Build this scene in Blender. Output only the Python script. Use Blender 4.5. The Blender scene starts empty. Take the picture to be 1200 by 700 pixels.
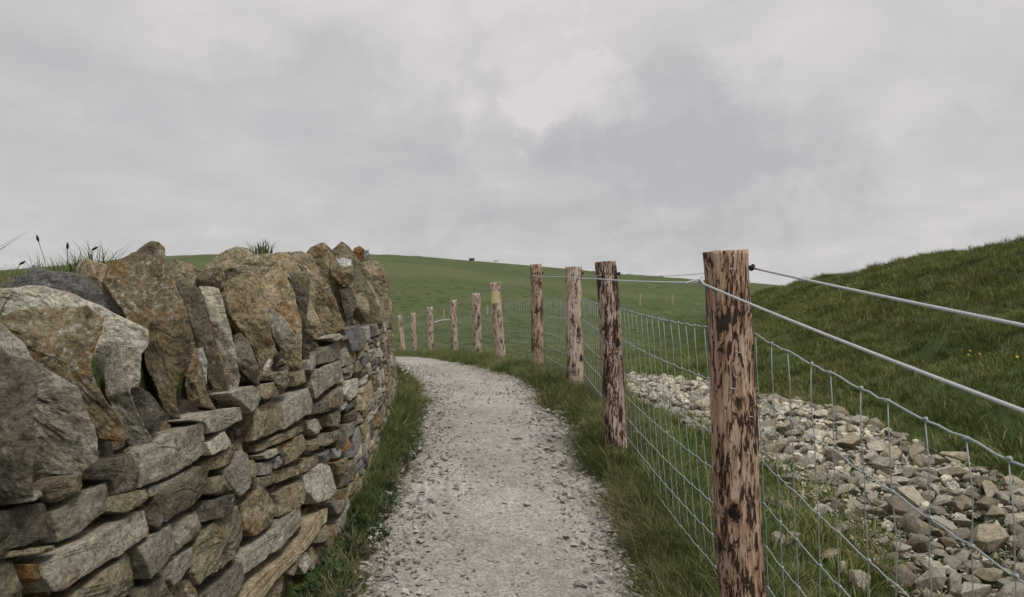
import bpy, bmesh, math, random
import numpy as np
from mathutils import Vector, noise as mnoise
random.seed(7); rng = np.random.default_rng(11)
C = bpy.context.scene.collection
SC = bpy.context.scene
EYE = 1.5; FP = 900.0                       # camera height, focal length in pixels of the 1200 px wide photo

# ------------------------------------------------------------------ camera, world, sun
cam_d = bpy.data.cameras.new('camera'); cam = bpy.data.objects.new('camera', cam_d); C.objects.link(cam)
cam.location = (0, 0, EYE); cam.rotation_euler = (math.pi/2, 0, 0)
cam_d.lens = 27.0; cam_d.sensor_width = 36; cam_d.clip_start = 0.05; cam_d.clip_end = 9000
cam_d.dof.use_dof = True; cam_d.dof.focus_distance = 3.6; cam_d.dof.aperture_fstop = 7.0
SC.camera = cam
SC.view_settings.view_transform = 'Standard'; SC.view_settings.look = 'None'
SC.view_settings.gamma = 1; SC.view_settings.use_curve_mapping = False
SC.view_settings.exposure = 0.0

def N(nt, typ, **kw):
    n = nt.nodes.new(typ)
    for k, v in kw.items():
        if k == 'ins':
            for s, val in v.items():
                if isinstance(val, bpy.types.NodeSocket): nt.links.new(val, n.inputs[s])
                else: n.inputs[s].default_value = val
        else: setattr(n, k, v)
    return n
def math_(nt, op, a, b=0.0, clamp=False):
    return N(nt, 'ShaderNodeMath', operation=op, use_clamp=clamp, ins={0: a, 1: b}).outputs[0]
def mixc(nt, f, a, b, mode='MIX'):
    return N(nt, 'ShaderNodeMix', data_type='RGBA', blend_type=mode, ins={0: f, 6: a, 7: b}).outputs[2]
def noise_(nt, vec, scale, detail=4, rough=.55, dist=0.0):
    return N(nt, 'ShaderNodeTexNoise', ins={'Vector': vec, 'Scale': scale, 'Detail': detail, 'Roughness': rough, 'Distortion': dist}).outputs[0]
def ramp_(nt, f, stops):
    r = N(nt, 'ShaderNodeValToRGB', ins={0: f}); e = r.color_ramp.elements
    while len(e) < len(stops): e.new(.5)
    for i, (p, c) in enumerate(stops):
        e[i].position = p; e[i].color = (c, c, c, 1) if isinstance(c, (int, float)) else (*c, 1)
    return r.outputs[0]
def step_(nt, f, a, b):
    return N(nt, 'ShaderNodeMapRange', interpolation_type='SMOOTHSTEP', ins={0: f, 1: a, 2: b, 3: 0.0, 4: 1.0}).outputs[0]

SUN_EL, SUN_AZ = 58, 145                     # azimuth clockwise from +Y (ahead): to the right and a little behind
w = bpy.data.worlds.new('World'); SC.world = w; w.use_nodes = True
nt = w.node_tree; nt.nodes.clear()
sky = N(nt, 'ShaderNodeTexSky', sky_type='NISHITA', sun_disc=False, sun_elevation=math.radians(SUN_EL), sun_rotation=math.radians(SUN_AZ))
dirv = N(nt, 'ShaderNodeTexCoord').outputs['Generated']
sep = N(nt, 'ShaderNodeSeparateXYZ', ins={0: dirv})
zz = math_(nt, 'ADD', math_(nt, 'MAXIMUM', sep.outputs[2], 0.0), .22)
pl = N(nt, 'ShaderNodeCombineXYZ', ins={0: math_(nt, 'DIVIDE', sep.outputs[0], zz), 1: math_(nt, 'DIVIDE', sep.outputs[1], zz), 2: .37}).outputs[0]
n1 = noise_(nt, pl, .9, 6, .5, .4); n2 = noise_(nt, pl, 2.4, 8, .58, .5)
cl = math_(nt, 'ADD', math_(nt, 'MULTIPLY', n1, .5), math_(nt, 'MULTIPLY', n2, .5))
warp = N(nt, 'ShaderNodeTexNoise', ins={'Vector': dirv, 'Scale': 7.0, 'Detail': 7.0, 'Roughness': .6})
wv = N(nt, 'ShaderNodeVectorMath', operation='SCALE', ins={0: N(nt, 'ShaderNodeVectorMath', operation='SUBTRACT', ins={0: warp.outputs[1], 1: (.5, .5, .5)}).outputs[0], 'Scale': .42}).outputs[0]
dw = N(nt, 'ShaderNodeVectorMath', operation='ADD', ins={0: dirv, 1: wv}).outputs[0]
def cloud_mass(c, r, sz, amt):               # a bank of cloud round the direction c
    global cl
    c = Vector(c).normalized()
    d = N(nt, 'ShaderNodeVectorMath', operation='MULTIPLY', ins={0: N(nt, 'ShaderNodeVectorMath', operation='SUBTRACT', ins={0: dw, 1: tuple(c)}).outputs[0], 1: (1, 1, sz)}).outputs[0]
    l = N(nt, 'ShaderNodeVectorMath', operation='LENGTH', ins={0: d}).outputs['Value']
    f = step_(nt, l, r, r*.55)
    cl = math_(nt, 'ADD', cl, math_(nt, 'MULTIPLY', f, amt))
cloud_mass((.27, 1, .20), .25, 2.4, -.13)
cloud_mass((.08, 1, .265), .16, 1.5, .17)
cloud_mass((-.03, 1, .17), .10, 1.2, .10)
cloud_mass((.60, 1, .13), .22, 3.0, .07)
cloud_mass((.55, 1, .33), .26, 2.0, .10)
cloud_mass((-.45, 1, .20), .45, 3.6, -.05)
cloud_mass((-.15, 1, .40), .40, 3.0, .08)
cloud_mass((.10, 1, .12), .6, 7.0, -.07)
cloud_mass((.0, 1, .5), .6, 3.0, .06)
ccol = ramp_(nt, cl, [(.27, (.475, .47, .475)), (.41, (.54, .53, .53)), (.54, (.605, .585, .582)), (.72, (.74, .685, .68))])
warm = mixc(nt, math_(nt, 'MULTIPLY', noise_(nt, pl, .6, 2), .22), ccol, (.56, .59, .68, 1))
lift = step_(nt, sep.outputs[2], .35, .9)    # overcast sky is brighter overhead
ccol2 = mixc(nt, lift, warm, (.78, .78, .80, 1))
sc10 = N(nt, 'ShaderNodeVectorMath', operation='SCALE', ins={0: ccol2, 'Scale': 10.0}).outputs[0]
mx = mixc(nt, .96, sky.outputs[0], sc10)
bg = N(nt, 'ShaderNodeBackground', ins={0: mx, 1: .1})
nt.links.new(bg.outputs[0], N(nt, 'ShaderNodeOutputWorld').inputs[0])

sd = bpy.data.lights.new('sun', 'SUN'); sd.energy = 2.2; sd.angle = math.radians(15); sd.color = (1, .96, .9)
so = bpy.data.objects.new('sun', sd); C.objects.link(so)
az, el = math.radians(SUN_AZ), math.radians(SUN_EL)
sv = Vector((math.sin(az)*math.cos(el), math.cos(az)*math.cos(el), math.sin(el)))
so.rotation_euler = sv.to_track_quat('Z', 'Y').to_euler(); so.location = sv*50

# ------------------------------------------------------------------ helpers
def tag(o, label=None, cat=None, group=None, kind=None):
    if label: o['label'] = label
    if cat: o['category'] = cat
    if group: o['group'] = group
    if kind: o['kind'] = kind
    return o
def empty(name, loc, label, cat, group=None):
    o = bpy.data.objects.new(name, None); C.objects.link(o); o.location = loc; o.empty_display_size = .2
    return tag(o, label, cat, group)
def mesh(name, v, f, mat, parent=None, loc=None, smooth=False, attrs=None):
    me = bpy.data.meshes.new(name)
    v = np.asarray(v, dtype=float).reshape(-1, 3)
    if isinstance(f, np.ndarray):
        k = f.shape[1]; me.vertices.add(len(v)); me.vertices.foreach_set('co', v.ravel())
        me.loops.add(f.size); me.loops.foreach_set('vertex_index', f.ravel().astype(np.int32))
        me.polygons.add(len(f)); me.polygons.foreach_set('loop_start', np.arange(0, f.size, k, dtype=np.int32))
        me.polygons.foreach_set('loop_total', np.full(len(f), k, dtype=np.int32)); me.update(calc_edges=True); me.validate()
    else:
        me.from_pydata(v.tolist(), [], f)
    me.polygons.foreach_set('use_smooth', [smooth]*len(me.polygons))
    for k, a in (attrs or {}).items():
        at = me.attributes.new(k, 'FLOAT', 'POINT'); at.data.foreach_set('value', np.broadcast_to(np.asarray(a, dtype=float), (len(v),)).copy())
    if mat: me.materials.append(mat)
    o = bpy.data.objects.new(name, me); C.objects.link(o)
    if loc is not None: o.location = loc
    if parent: o.parent = parent; o.matrix_parent_inverse.identity()
    return o
def tab(xs, ys, sig=.5):
    g = np.arange(xs[0]-5, xs[-1]+5, .05); v = np.interp(g, xs, ys)
    # keep end slopes
    k = np.exp(-.5*(np.arange(-60, 61)*.05/sig)**2); k /= k.sum()
    vp = np.concatenate([np.full(60, v[0]), v, np.full(60, v[-1])]); v = np.convolve(vp, k, 'valid')
    return lambda y: np.interp(y, g, v)
def vnoise(x, y, seed=0):
    x = np.asarray(x, float); y = np.asarray(y, float)
    xi = np.floor(x).astype(np.int64); yi = np.floor(y).astype(np.int64); fx = x-xi; fy = y-yi
    fx = fx*fx*(3-2*fx); fy = fy*fy*(3-2*fy)
    def h(a, b):
        n = (a*374761393 + b*668265263 + seed*1442695041) & 0xffffffff
        n = ((n ^ (n >> 13))*1274126177) & 0xffffffff
        return ((n ^ (n >> 16)) & 0xffff)/65535.0
    return (h(xi, yi)*(1-fx)+h(xi+1, yi)*fx)*(1-fy)+(h(xi, yi+1)*(1-fx)+h(xi+1, yi+1)*fx)*fy - .5
def sst(t): t = np.clip(t, 0, 1); return t*t*(3-2*t)

# ------------------------------------------------------------------ layout tables (metres, y = straight ahead)
zp = tab([-6, 0, 2, 3.8, 4.75, 5.6, 6.3, 7.3, 8.2, 10.1, 13.4, 16, 18.7, 21.3, 24, 27, 40], [-.6, -.25, -.12, .03, .18, .33, .41, .47, .49, .48, .35, .23, .08, -.11, -.31, -.5, -1.2], .5)
xwall = tab([-6, 0, 1.5, 2.9, 3.8, 4.6, 5.7, 6.8, 8, 9.2, 11, 13, 16, 20, 24], [-1.9, -1.35, -1.2, -1.09, -1.02, -.97, -.985, -1.05, -1.18, -1.37, -1.78, -2.5, -3.9, -6.1, -8.8], .35)
xfen = tab([-6, .3, 2.9, 5.58, 8.2, 10.8, 13.4, 16, 18.7, 21.3, 24, 27, 32], [1.3, 1.0, .86, .77, .66, .36, -.20, -.72, -1.4, -2.25, -3.05, -3.9, -5.4], .35)
pl_ = tab([-6, 0, 3.8, 6.3, 8.2, 10, 13, 17, 22, 27, 34], [-1.2, -.8, -.73, -.76, -.98, -1.35, -2.1, -3.6, -5.6, -7.6, -11], .4)
pr_ = tab([-6, 0, 3.8, 4.75, 5.5, 6.3, 8.2, 10.1, 13, 17, 22, 27, 34], [.85, .7, .655, .61, .55, .5, .36, .12, -.62, -1.7, -3.1, -4.5, -6.8], .3)
zfl = tab([-6, 0, 3, 5, 8, 12, 16, 25, 40, 60, 100, 160], [-.5, -.2, .05, .2, .28, .22, .08, -.55, -1.0, -.7, -.6, -.6], 1.0)
zleft = tab([-6, 0, 12, 20, 30], [1.3, 1.42, 1.4, .9, -.5], 1.0)
foot = tab([-6, 3.5, 5, 8.4, 10.8, 12.7, 20, 30, 60], [3.1, 3.3, 3.4, 3.5, 2.9, 2.6, 4.4, 6.8, 9], .6)
bankz = tab([-6, 10, 16, 19, 24, 28, 34, 42, 70], [2.6, 2.68, 2.56, 2.40, 2.15, 1.93, 1.42, .5, -.9], 1.2)
crest = tab([-300, -160, -100, -84, -67, -27, -8, 17, 33, 50, 100, 200, 400], [2, 3.5, 6.2, 8.1, 9.7, 10.3, 8.9, 6.4, 5.0, 4.1, 1.5, 0, -3], 4)
_g = np.arange(-320, 420, 1.0); _c = crest(_g); _k = np.exp(-.5*(np.arange(-30, 31)/11.)**2); _k /= _k.sum()
_c = np.convolve(np.pad(_c, 30, mode='edge'), _k, 'valid')
def crest(x): return np.interp(x, _g, _c)
zcope = tab([-6, 1.5, 2.9, 3.7, 4.5, 6, 9, 12, 16, 20, 24], [.9, 1.0, 1.04, 1.15, 1.26, 1.30, 1.28, 1.12, .85, .55, .2], .25)

def terrain(x, y):
    x = np.asarray(x, float); y = np.asarray(y, float)
    xw, xf = xwall(y), xfen(y)
    zc = zp(y)-.035 + .07*sst((x-pr_(y)+.02)/.3) + .05*sst((pl_(y)+.02-x)/.2)
    zr = zfl(y)
    ft = foot(y); t = (x-ft)/(10.7-ft)
    s = sst(np.clip(t, 0, 1)**.82)
    b = bankz(y) - .02*np.maximum(x-10.7, 0)
    fade = sst((66-y)/26)
    zr = zr + (np.maximum(b, zr)-zr)*s*np.clip(fade, 0, 1)
    hum = (vnoise(x*.8, y*.55, 3)*.26 + vnoise(x*2.3+7, y*1.6, 5)*.20 + vnoise(x*5, y*4, 6)*.08)
    zr = zr + hum*(.15+.95*sst((x-ft+.2)/1.2))
    tr = np.maximum(sst((x-xf-.05)/.75), sst((y-29)/9))
    z = zc*(1-tr)+zr*tr
    zl = np.where(y < 30, zleft(y), zfl(y)) + hum*.6
    tl = sst((xw-.12-x)/.25)*sst((32-y)/8)
    z = z*(1-tl) + zl*tl
    tl2 = sst((pl_(y)-1.5-x)/4)*sst((y-22)/10); z = z*(1-tl2)+(zfl(y)+hum)*tl2
    ch = crest(x*150/np.maximum(y, 60))
    up = sst((y-30)/120.)
    hill = (ch+.6)*up*(1-.9*sst((y-165)/260))
    hill = hill + up*(vnoise(x*.02+.4, y*.03+.3, 9)*.8+vnoise(x*.11, y*.11, 10)*.22)*sst((y-40)/60)
    z = z + hill - 6*sst((y-400)/1500)
    return z
def hit(px, py, d0=1.5):                      # where the line of sight through a pixel meets the ground
    u, v = (px-600)/FP, (350-py)/FP; d = d0
    while d < 400:
        if EYE+v*d <= float(terrain(u*d, d)): break
        d += .02 if d < 20 else .2
    return Vector((u*d, d, float(terrain(u*d, d))))

# ------------------------------------------------------------------ materials
def newmat(name, rough=.85):
    m = bpy.data.materials.new(name); m.use_nodes = True; nt = m.node_tree; b = nt.nodes['Principled BSDF']
    b.inputs['Roughness'].default_value = rough; b.inputs['Specular IOR Level'].default_value = .25
    return m, nt, b
def bump(nt, b, h, strength, dist):
    bp = N(nt, 'ShaderNodeBump', ins={'Height': h, 'Strength': strength, 'Distance': dist}); nt.links.new(bp.outputs[0], b.inputs['Normal'])
def plain(name, col, rough=.6, metal=0.0):
    m, nt, b = newmat(name, rough)
    tc = N(nt, 'ShaderNodeTexCoord').outputs['Object']
    c = mixc(nt, noise_(nt, tc, 60, 4), tuple(x*.72 for x in col)+(1,), tuple(min(1, x*1.2) for x in col)+(1,))
    nt.links.new(c, b.inputs[0]); b.inputs['Metallic'].default_value = metal
    return m
def stone_mat(name, c1, c2, ochre=.3, lichen=.3, moss=.2, strata=.5, oc=(.26, .14, .05)):
    m, nt, b = newmat(name, .9)
    tc = N(nt, 'ShaderNodeTexCoord').outputs['Object']
    ti = N(nt, 'ShaderNodeAttribute', attribute_name='tint').outputs['Fac']
    off = N(nt, 'ShaderNodeCombineXYZ', ins={0: math_(nt, 'MULTIPLY', ti, 37.0), 1: math_(nt, 'MULTIPLY', ti, 91.0), 2: math_(nt, 'MULTIPLY', ti, 53.0)}).outputs[0]
    v = N(nt, 'ShaderNodeVectorMath', operation='ADD', ins={0: tc, 1: off}).outputs[0]
    na = noise_(nt, v, 7, 6, .6, .3)
    col = mixc(nt, step_(nt, na, .35, .65), (*c1, 1), (*c2, 1))
    # brightness of each stone
    br = N(nt, 'ShaderNodeMapRange', ins={0: ti, 1: 0.0, 2: 1.0, 3: .60, 4: 1.30}).outputs[0]
    col = N(nt, 'ShaderNodeVectorMath', operation='SCALE', ins={0: col, 'Scale': br}).outputs[0]
    # bedding lines of the flagstone
    vs = N(nt, 'ShaderNodeMapping', ins={0: v, 2: (.12, .15, .05), 3: (3, 3, 42)}).outputs[0]
    st = noise_(nt, vs, 1.0, 5, .6, .6)
    col = mixc(nt, strata, col, mixc(nt, 1.0, col, ramp_(nt, st, [(.3, .62), (.5, 1.0), (.7, 1.18)]), 'MULTIPLY'))
    # iron staining
    no = noise_(nt, v, 6.5, 9, .68, .3)
    col = mixc(nt, math_(nt, 'MULTIPLY', step_(nt, no, .66-ochre*.28, .76-ochre*.2), .85), col, mixc(nt, noise_(nt, v, 22, 5), (oc[0]*.45, oc[1]*.45, oc[2]*.5, 1), (oc[0]*1.25, oc[1]*1.25, oc[2]*1.2, 1)))
    # moss
    nm = noise_(nt, v, 8.5, 8, .65)
    col = mixc(nt, math_(nt, 'MULTIPLY', step_(nt, nm, .72-moss*.3, .8-moss*.26), .75), col, (.095, .085, .03, 1))
    # grey-white lichen scabs
    nl = noise_(nt, v, 42, 8, .72, .2); n0 = noise_(nt, v, 3.3, 3)
    lf = math_(nt, 'MULTIPLY', step_(nt, nl, .64-lichen*.13, .70-lichen*.13), step_(nt, n0, .38, .55))
    col = mixc(nt, math_(nt, 'MULTIPLY', lf, .7), col, (.43, .42, .37, 1))
    # pits and grain
    ng = noise_(nt, v, 75, 6, .75); nk = noise_(nt, v, 30, 6, .7)
    col = mixc(nt, .8, col, mixc(nt, 1.0, col, ramp_(nt, ng, [(.32, .18), (.47, .95), (.68, 1.6)]), 'MULTIPLY'))
    col = mixc(nt, .7, col, mixc(nt, 1.0, col, ramp_(nt, nk, [(.36, .28), (.46, .95), (.72, 1.3)]), 'MULTIPLY'))
    nt.links.new(col, b.inputs[0])
    h = math_(nt, 'ADD', math_(nt, 'MULTIPLY', nk, .55), math_(nt, 'MULTIPLY', ng, .22))
    h = math_(nt, 'ADD', h, math_(nt, 'MULTIPLY', st, .35*strata)); h = math_(nt, 'ADD', h, math_(nt, 'MULTIPLY', na, .7))
    bump(nt, b, h, 1.0, .034)
    return m
SM = {
 'g': stone_mat('grey_flagstone', (.235, .21, .16), (.34, .31, .24), .2, .3, .14, .6),
 'l': stone_mat('pale_stone', (.31, .28, .215), (.43, .40, .325), .18, .4, .16, .4),
 'd': stone_mat('dark_stone', (.075, .066, .050), (.155, .135, .10), .2, .25, .25, .4),
 't': stone_mat('tan_stone', (.26, .21, .13), (.36, .30, .20), .35, .35, .2, .35),
 'o': stone_mat('ochre_stone', (.19, .15, .085), (.32, .26, .16), .60, .8, .25, .1, (.27, .155, .06)),
 'r': stone_mat('rough_brown_stone', (.15, .12, .07), (.28, .235, .15), .5, .85, .4, .1, (.26, .15, .055)),
 'm': stone_mat('mossy_stone', (.155, .135, .085), (.26, .225, .15), .3, .5, .5, .3),
 's': stone_mat('slate_stone', (.175, .17, .16), (.25, .245, .225), .05, .3, .1, .3),
 'R': stone_mat('rust_stained_stone', (.19, .12, .055), (.27, .165, .075), .8, .2, .2, .3, (.28, .135, .05)),
 'w': stone_mat('white_quartz', (.55, .54, .51), (.64, .62, .60), 0, 0, 0, .1),
}
rubble_m = stone_mat('pale_broken_rock', (.42, .375, .285), (.56, .51, .41), .22, .1, .05, .25, (.28, .20, .11))
rubble_b = stone_mat('brownish_broken_rock', (.34, .285, .195), (.46, .405, .30), .4, .1, .15, .3, (.24, .15, .08))

def ground_mat():
    m, nt, b = newmat('grassy_soil', .95)
    p = N(nt, 'ShaderNodeNewGeometry').outputs['Position']
    big = noise_(nt, p, .07, 4, .5); mid = noise_(nt, p, .6, 6, .6); fine = noise_(nt, p, 9, 6, .7)
    stretched = noise_(nt, N(nt, 'ShaderNodeMapping', ins={0: p, 3: (.05, .35, 1)}).outputs[0], 1.0, 5, .6)
    c = mixc(nt, step_(nt, mid, .35, .65), (.054, .078, .024, 1), (.080, .104, .034, 1))
    c = mixc(nt, math_(nt, 'MULTIPLY', step_(nt, stretched, .45, .7), .6), c, (.094, .110, .036, 1))
    c = mixc(nt, math_(nt, 'MULTIPLY', step_(nt, big, .48, .66), .7), c, (.112, .122, .048, 1))
    c = mixc(nt, .75, c, mixc(nt, 1.0, c, ramp_(nt, fine, [(.3, .5), (.5, 1.0), (.7, 1.25)]), 'MULTIPLY'))
    nt.links.new(c, b.inputs[0])
    bump(nt, b, math_(nt, 'ADD', math_(nt, 'MULTIPLY', mid, 2.0), fine), .7, .12)
    return m
def path_mat():
    m, nt, b = newmat('crushed_stone_path', .95)
    p = N(nt, 'ShaderNodeNewGeometry').outputs['Position']
    big = noise_(nt, p, 1.3, 5, .6); mid = noise_(nt, p, 7, 6, .65)
    vor = N(nt, 'ShaderNodeTexVoronoi', ins={'Vector': p, 'Scale': 55.0, 'Randomness': 1.0})
    fine = noise_(nt, p, 60, 6, .8); f2 = noise_(nt, p, 190, 4, .8)
    c = mixc(nt, step_(nt, big, .30, .70), (.275, .25, .215, 1), (.375, .355, .325, 1))
    c = mixc(nt, step_(nt, mid, .35, .65), mixc(nt, .25, c, (.16, .135, .10, 1)), c)
    c = mixc(nt, .9, c, mixc(nt, 1.0, c, ramp_(nt, fine, [(.32, .42), (.48, 1.0), (.66, 1.5)]), 'MULTIPLY'))
    c = mixc(nt, .6, c, mixc(nt, 1.0, c, ramp_(nt, f2, [(.35, .5), (.5, 1.0), (.65, 1.5)]), 'MULTIPLY'))
    c = mixc(nt, .45, c, mixc(nt, 1.0, c, ramp_(nt, N(nt, 'ShaderNodeSeparateColor', ins={0: vor.outputs['Color']}).outputs[0], [(0, .55), (1, 1.5)]), 'MULTIPLY'))
    nt.links.new(c, b.inputs[0])
    h = math_(nt, 'ADD', math_(nt, 'MULTIPLY', fine, .6), math_(nt, 'MULTIPLY', math_(nt, 'SUBTRACT', 1.0, vor.outputs['Distance']), .35))
    bump(nt, b, h, .8, .015)
    return m
def gravel_mat(name='gravel_chips', a=(.22, .20, .17), c_=(.44, .42, .385)):
    m, nt, b = newmat(name, .9)
    ti = N(nt, 'ShaderNodeAttribute', attribute_name='tint').outputs['Fac']
    p = N(nt, 'ShaderNodeNewGeometry').outputs['Position']
    c = mixc(nt, ti, (*a, 1), (*c_, 1))
    c = mixc(nt, .7, c, mixc(nt, 1.0, c, ramp_(nt, noise_(nt, p, 120, 4, .7), [(.3, .6), (.7, 1.25)]), 'MULTIPLY'))
    nt.links.new(c, b.inputs[0]); return m
def grass_mat(name, ca, cb, cc, dry=.12):
    m, nt, b = newmat(name, .7)
    r = N(nt, 'ShaderNodeObjectInfo').outputs['Random']
    tip = N(nt, 'ShaderNodeAttribute', attribute_name='tip').outputs['Fac']; tn = N(nt, 'ShaderNodeAttribute', attribute_name='tint').outputs['Fac']
    p = N(nt, 'ShaderNodeNewGeometry').outputs['Position']
    pn = noise_(nt, N(nt, 'ShaderNodeMapping', ins={0: p, 3: (.8, .45, 1)}).outputs[0], 1.0, 5, .65)
    f = math_(nt, 'ADD', math_(nt, 'MULTIPLY', tn, .45), math_(nt, 'MULTIPLY', r, .2)); f = math_(nt, 'ADD', f, math_(nt, 'MULTIPLY', step_(nt, pn, .3, .7), .4))
    c = mixc(nt, f, (*ca, 1), (*cb, 1))
    dr = math_(nt, 'GREATER_THAN', math_(nt, 'ADD', tn, math_(nt, 'MULTIPLY', step_(nt, noise_(nt, p, .8, 3), .45, .75), .35)), 1.0-dry)
    c = mixc(nt, dr, c, (*cc, 1))
    c = mixc(nt, math_(nt, 'MULTIPLY', tip, .25), c, mixc(nt, .5, c, (.16, .18, .07, 1)))
    nt.links.new(c, b.inputs[0])
    tr = N(nt, 'ShaderNodeBsdfTranslucent', ins={0: c}); ms = N(nt, 'ShaderNodeMixShader', ins={0: .25, 1: b.outputs[0], 2: tr.outputs[0]})
    nt.links.new(ms.outputs[0], nt.nodes['Material Output'].inputs[0])
    return m
G_turf = grass_mat('turf_blades', (.046, .078, .017), (.135, .180, .042), (.32, .28, .11), .15)
G_long = grass_mat('long_grass_blades', (.040, .070, .018), (.120, .162, .042), (.33, .28, .13), .13)
G_dry = grass_mat('straw_blades', (.16, .15, .06), (.27, .23, .12), (.36, .31, .19), .4)
G_leaf = grass_mat('weed_leaves', (.035, .068, .024), (.062, .10, .036), (.13, .13, .05), .06)
def post_mat(dark, name, w1=(.30, .19, .125), w2=(.55, .43, .335)):
    m, nt, b = newmat(name, .85)
    tc = N(nt, 'ShaderNodeTexCoord').outputs['Object']
    oi = N(nt, 'ShaderNodeObjectInfo').outputs['Random']
    off = N(nt, 'ShaderNodeCombineXYZ', ins={0: math_(nt, 'MULTIPLY', oi, 9.0), 1: 0.0, 2: math_(nt, 'MULTIPLY', oi, 31.0)}).outputs[0]
    v = N(nt, 'ShaderNodeVectorMath', operation='ADD', ins={0: tc, 1: off}).outputs[0]
    va = N(nt, 'ShaderNodeMapping', ins={0: v, 3: (58, 58, 12)}).outputs[0]
    vb = N(nt, 'ShaderNodeMapping', ins={0: v, 3: (70, 70, 5)}).outputs[0]
    vc = N(nt, 'ShaderNodeMapping', ins={0: v, 3: (13, 13, 4.5)}).outputs[0]
    na = noise_(nt, va, 1.0, 7, .66, 1.4); nb = noise_(nt, vb, 1.0, 5, .65, .3); nc = noise_(nt, vc, 1.0, 3, .5)
    wood = mixc(nt, step_(nt, nb, .3, .7), (*w1, 1), (*w2, 1))
    wood = mixc(nt, math_(nt, 'MULTIPLY', step_(nt, noise_(nt, va, .8, 5), .48, .64), .6), wood, (.30, .165, .10, 1))
    e = math_(nt, 'ADD', math_(nt, 'ADD', na, math_(nt, 'MULTIPLY', math_(nt, 'SUBTRACT', nc, .5), .5)), math_(nt, 'MULTIPLY', math_(nt, 'SUBTRACT', nb, .5), .16))
    th = .452+dark
    bark = step_(nt, e, th, th-.025)
    rim = step_(nt, e, th+.075, th)
    col = mixc(nt, math_(nt, 'MULTIPLY', rim, .8), wood, (.14, .06, .032, 1))
    col = mixc(nt, bark, col, mixc(nt, noise_(nt, vb, 1.6, 4), (.010, .007, .006, 1), (.075, .042, .03, 1)))
    vo = N(nt, 'ShaderNodeTexVoronoi', ins={'Vector': N(nt, 'ShaderNodeMapping', ins={0: N(nt, 'ShaderNodeVectorMath', operation='ADD', ins={0: v, 1: N(nt, 'ShaderNodeVectorMath', operation='SCALE', ins={0: N(nt, 'ShaderNodeTexNoise', ins={'Vector': v, 'Scale': 45.0, 'Detail': 4.0}).outputs[1], 'Scale': .05}).outputs[0]}).outputs[0], 3: (7, 7, 4)}).outputs[0], 'Scale': 1.0})
    knot = step_(nt, vo.outputs['Distance'], .17, .11); kr = step_(nt, vo.outputs['Distance'], .25, .17)
    col = mixc(nt, math_(nt, 'MULTIPLY', kr, .6), col, (.15, .075, .045, 1)); col = mixc(nt, knot, col, (.018, .012, .01, 1))
    nt.links.new(col, b.inputs[0])
    h = math_(nt, 'ADD', math_(nt, 'MULTIPLY', math_(nt, 'SUBTRACT', 1.0, bark), .9), math_(nt, 'MULTIPLY', nb, .45))
    h = math_(nt, 'SUBTRACT', h, math_(nt, 'MULTIPLY', knot, .6))
    bump(nt, b, h, 1.0, .014)
    return m
P_mats = [post_mat(.0, 'peeling_post_wood'), post_mat(.035, 'dark_barked_post_wood', (.32, .22, .16), (.58, .49, .42)), post_mat(-.03, 'pale_post_wood', (.36, .27, .20), (.62, .54, .46)), post_mat(.012, 'reddish_post_wood', (.28, .155, .095), (.56, .43, .33))]
wire_m = plain('galvanised_wire', (.34, .39, .385), .55, .3)
rope_m = plain('white_fence_rope', (.50, .50, .51), .8)
dark_m = plain('black_plastic', (.02, .02, .022), .5)
plate_m = plain('faded_yellow_plate', (.52, .46, .25), .6)
seed_m = plain('dark_seed_head', (.03, .022, .016), .9)
stem_m = plain('plant_stem', (.11, .13, .05), .8)
petal_w = plain('white_petals', (.62, .64, .52), .7)
petal_y = plain('yellow_petals', (.60, .44, .03), .6)
wool_m = plain('sheep_wool', (.6, .58, .54), .9)
stake_m = plain('pale_stake_wood', (.42, .33, .21), .9)

# ------------------------------------------------------------------ ground
def cluster(fine, step, lim, grow):
    a = [0.0]; s = step
    while a[-1] < lim:
        if a[-1] > fine: s *= grow
        a.append(a[-1]+s)
    return np.array(a)
pos = cluster(13, .09, 5000, 1.10); neg = -cluster(1.5, .08, 5000, 1.12)[1:][::-1]
T = np.concatenate([neg, pos])
Y = np.concatenate([-cluster(2, .25, 300, 1.3)[1:][::-1]-1, cluster(14, .10, 5200, 1.035)-1])
TT, YY = np.meshgrid(T, Y); W = xwall(np.clip(YY, -6, 14)); XX = TT + W*np.exp(-np.abs(TT)/40)
ZZ = terrain(XX, YY)
nx, ny = len(T), len(Y); idx = np.arange(nx*ny).reshape(ny, nx)
q = np.stack([idx[:-1, :-1], idx[:-1, 1:], idx[1:, 1:], idx[1:, :-1]], -1).reshape(-1, 4)
gr = mesh('ground', np.stack([XX, YY, ZZ], -1).reshape(-1, 3), q, ground_mat(), smooth=True); tag(gr, kind='structure')

Yp = np.concatenate([np.arange(-4, 1.5, .08), np.arange(1.5, 9, .03), np.arange(9, 34, .12)])
U = np.linspace(0, 1, 75); UU, YY = np.meshgrid(U, Yp)
L = pl_(YY)-.35; R = pr_(YY)+.35; XX = L+(R-L)*UU
wob = vnoise(YY*2.1, XX*0+3, 21)*.22 + vnoise(YY*6, XX*3, 22)*.12
edge = np.minimum(XX-pl_(YY), pr_(YY)-XX)+wob*.8
rel = vnoise(XX*3, YY*3, 23)*.02+vnoise(XX*9, YY*9, 24)*.012+vnoise(XX*26, YY*26, 25)*.010
ZZ = zp(YY)+rel+.012*np.cos(np.clip((XX-(pl_(YY)+pr_(YY))/2)*3, -3, 3)) - .14*sst((-edge+.02)/.28)
nx, ny = len(U), len(Yp); idx = np.arange(nx*ny).reshape(ny, nx)
q = np.stack([idx[:-1, :-1], idx[:-1, 1:], idx[1:, 1:], idx[1:, :-1]], -1).reshape(-1, 4)
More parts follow.
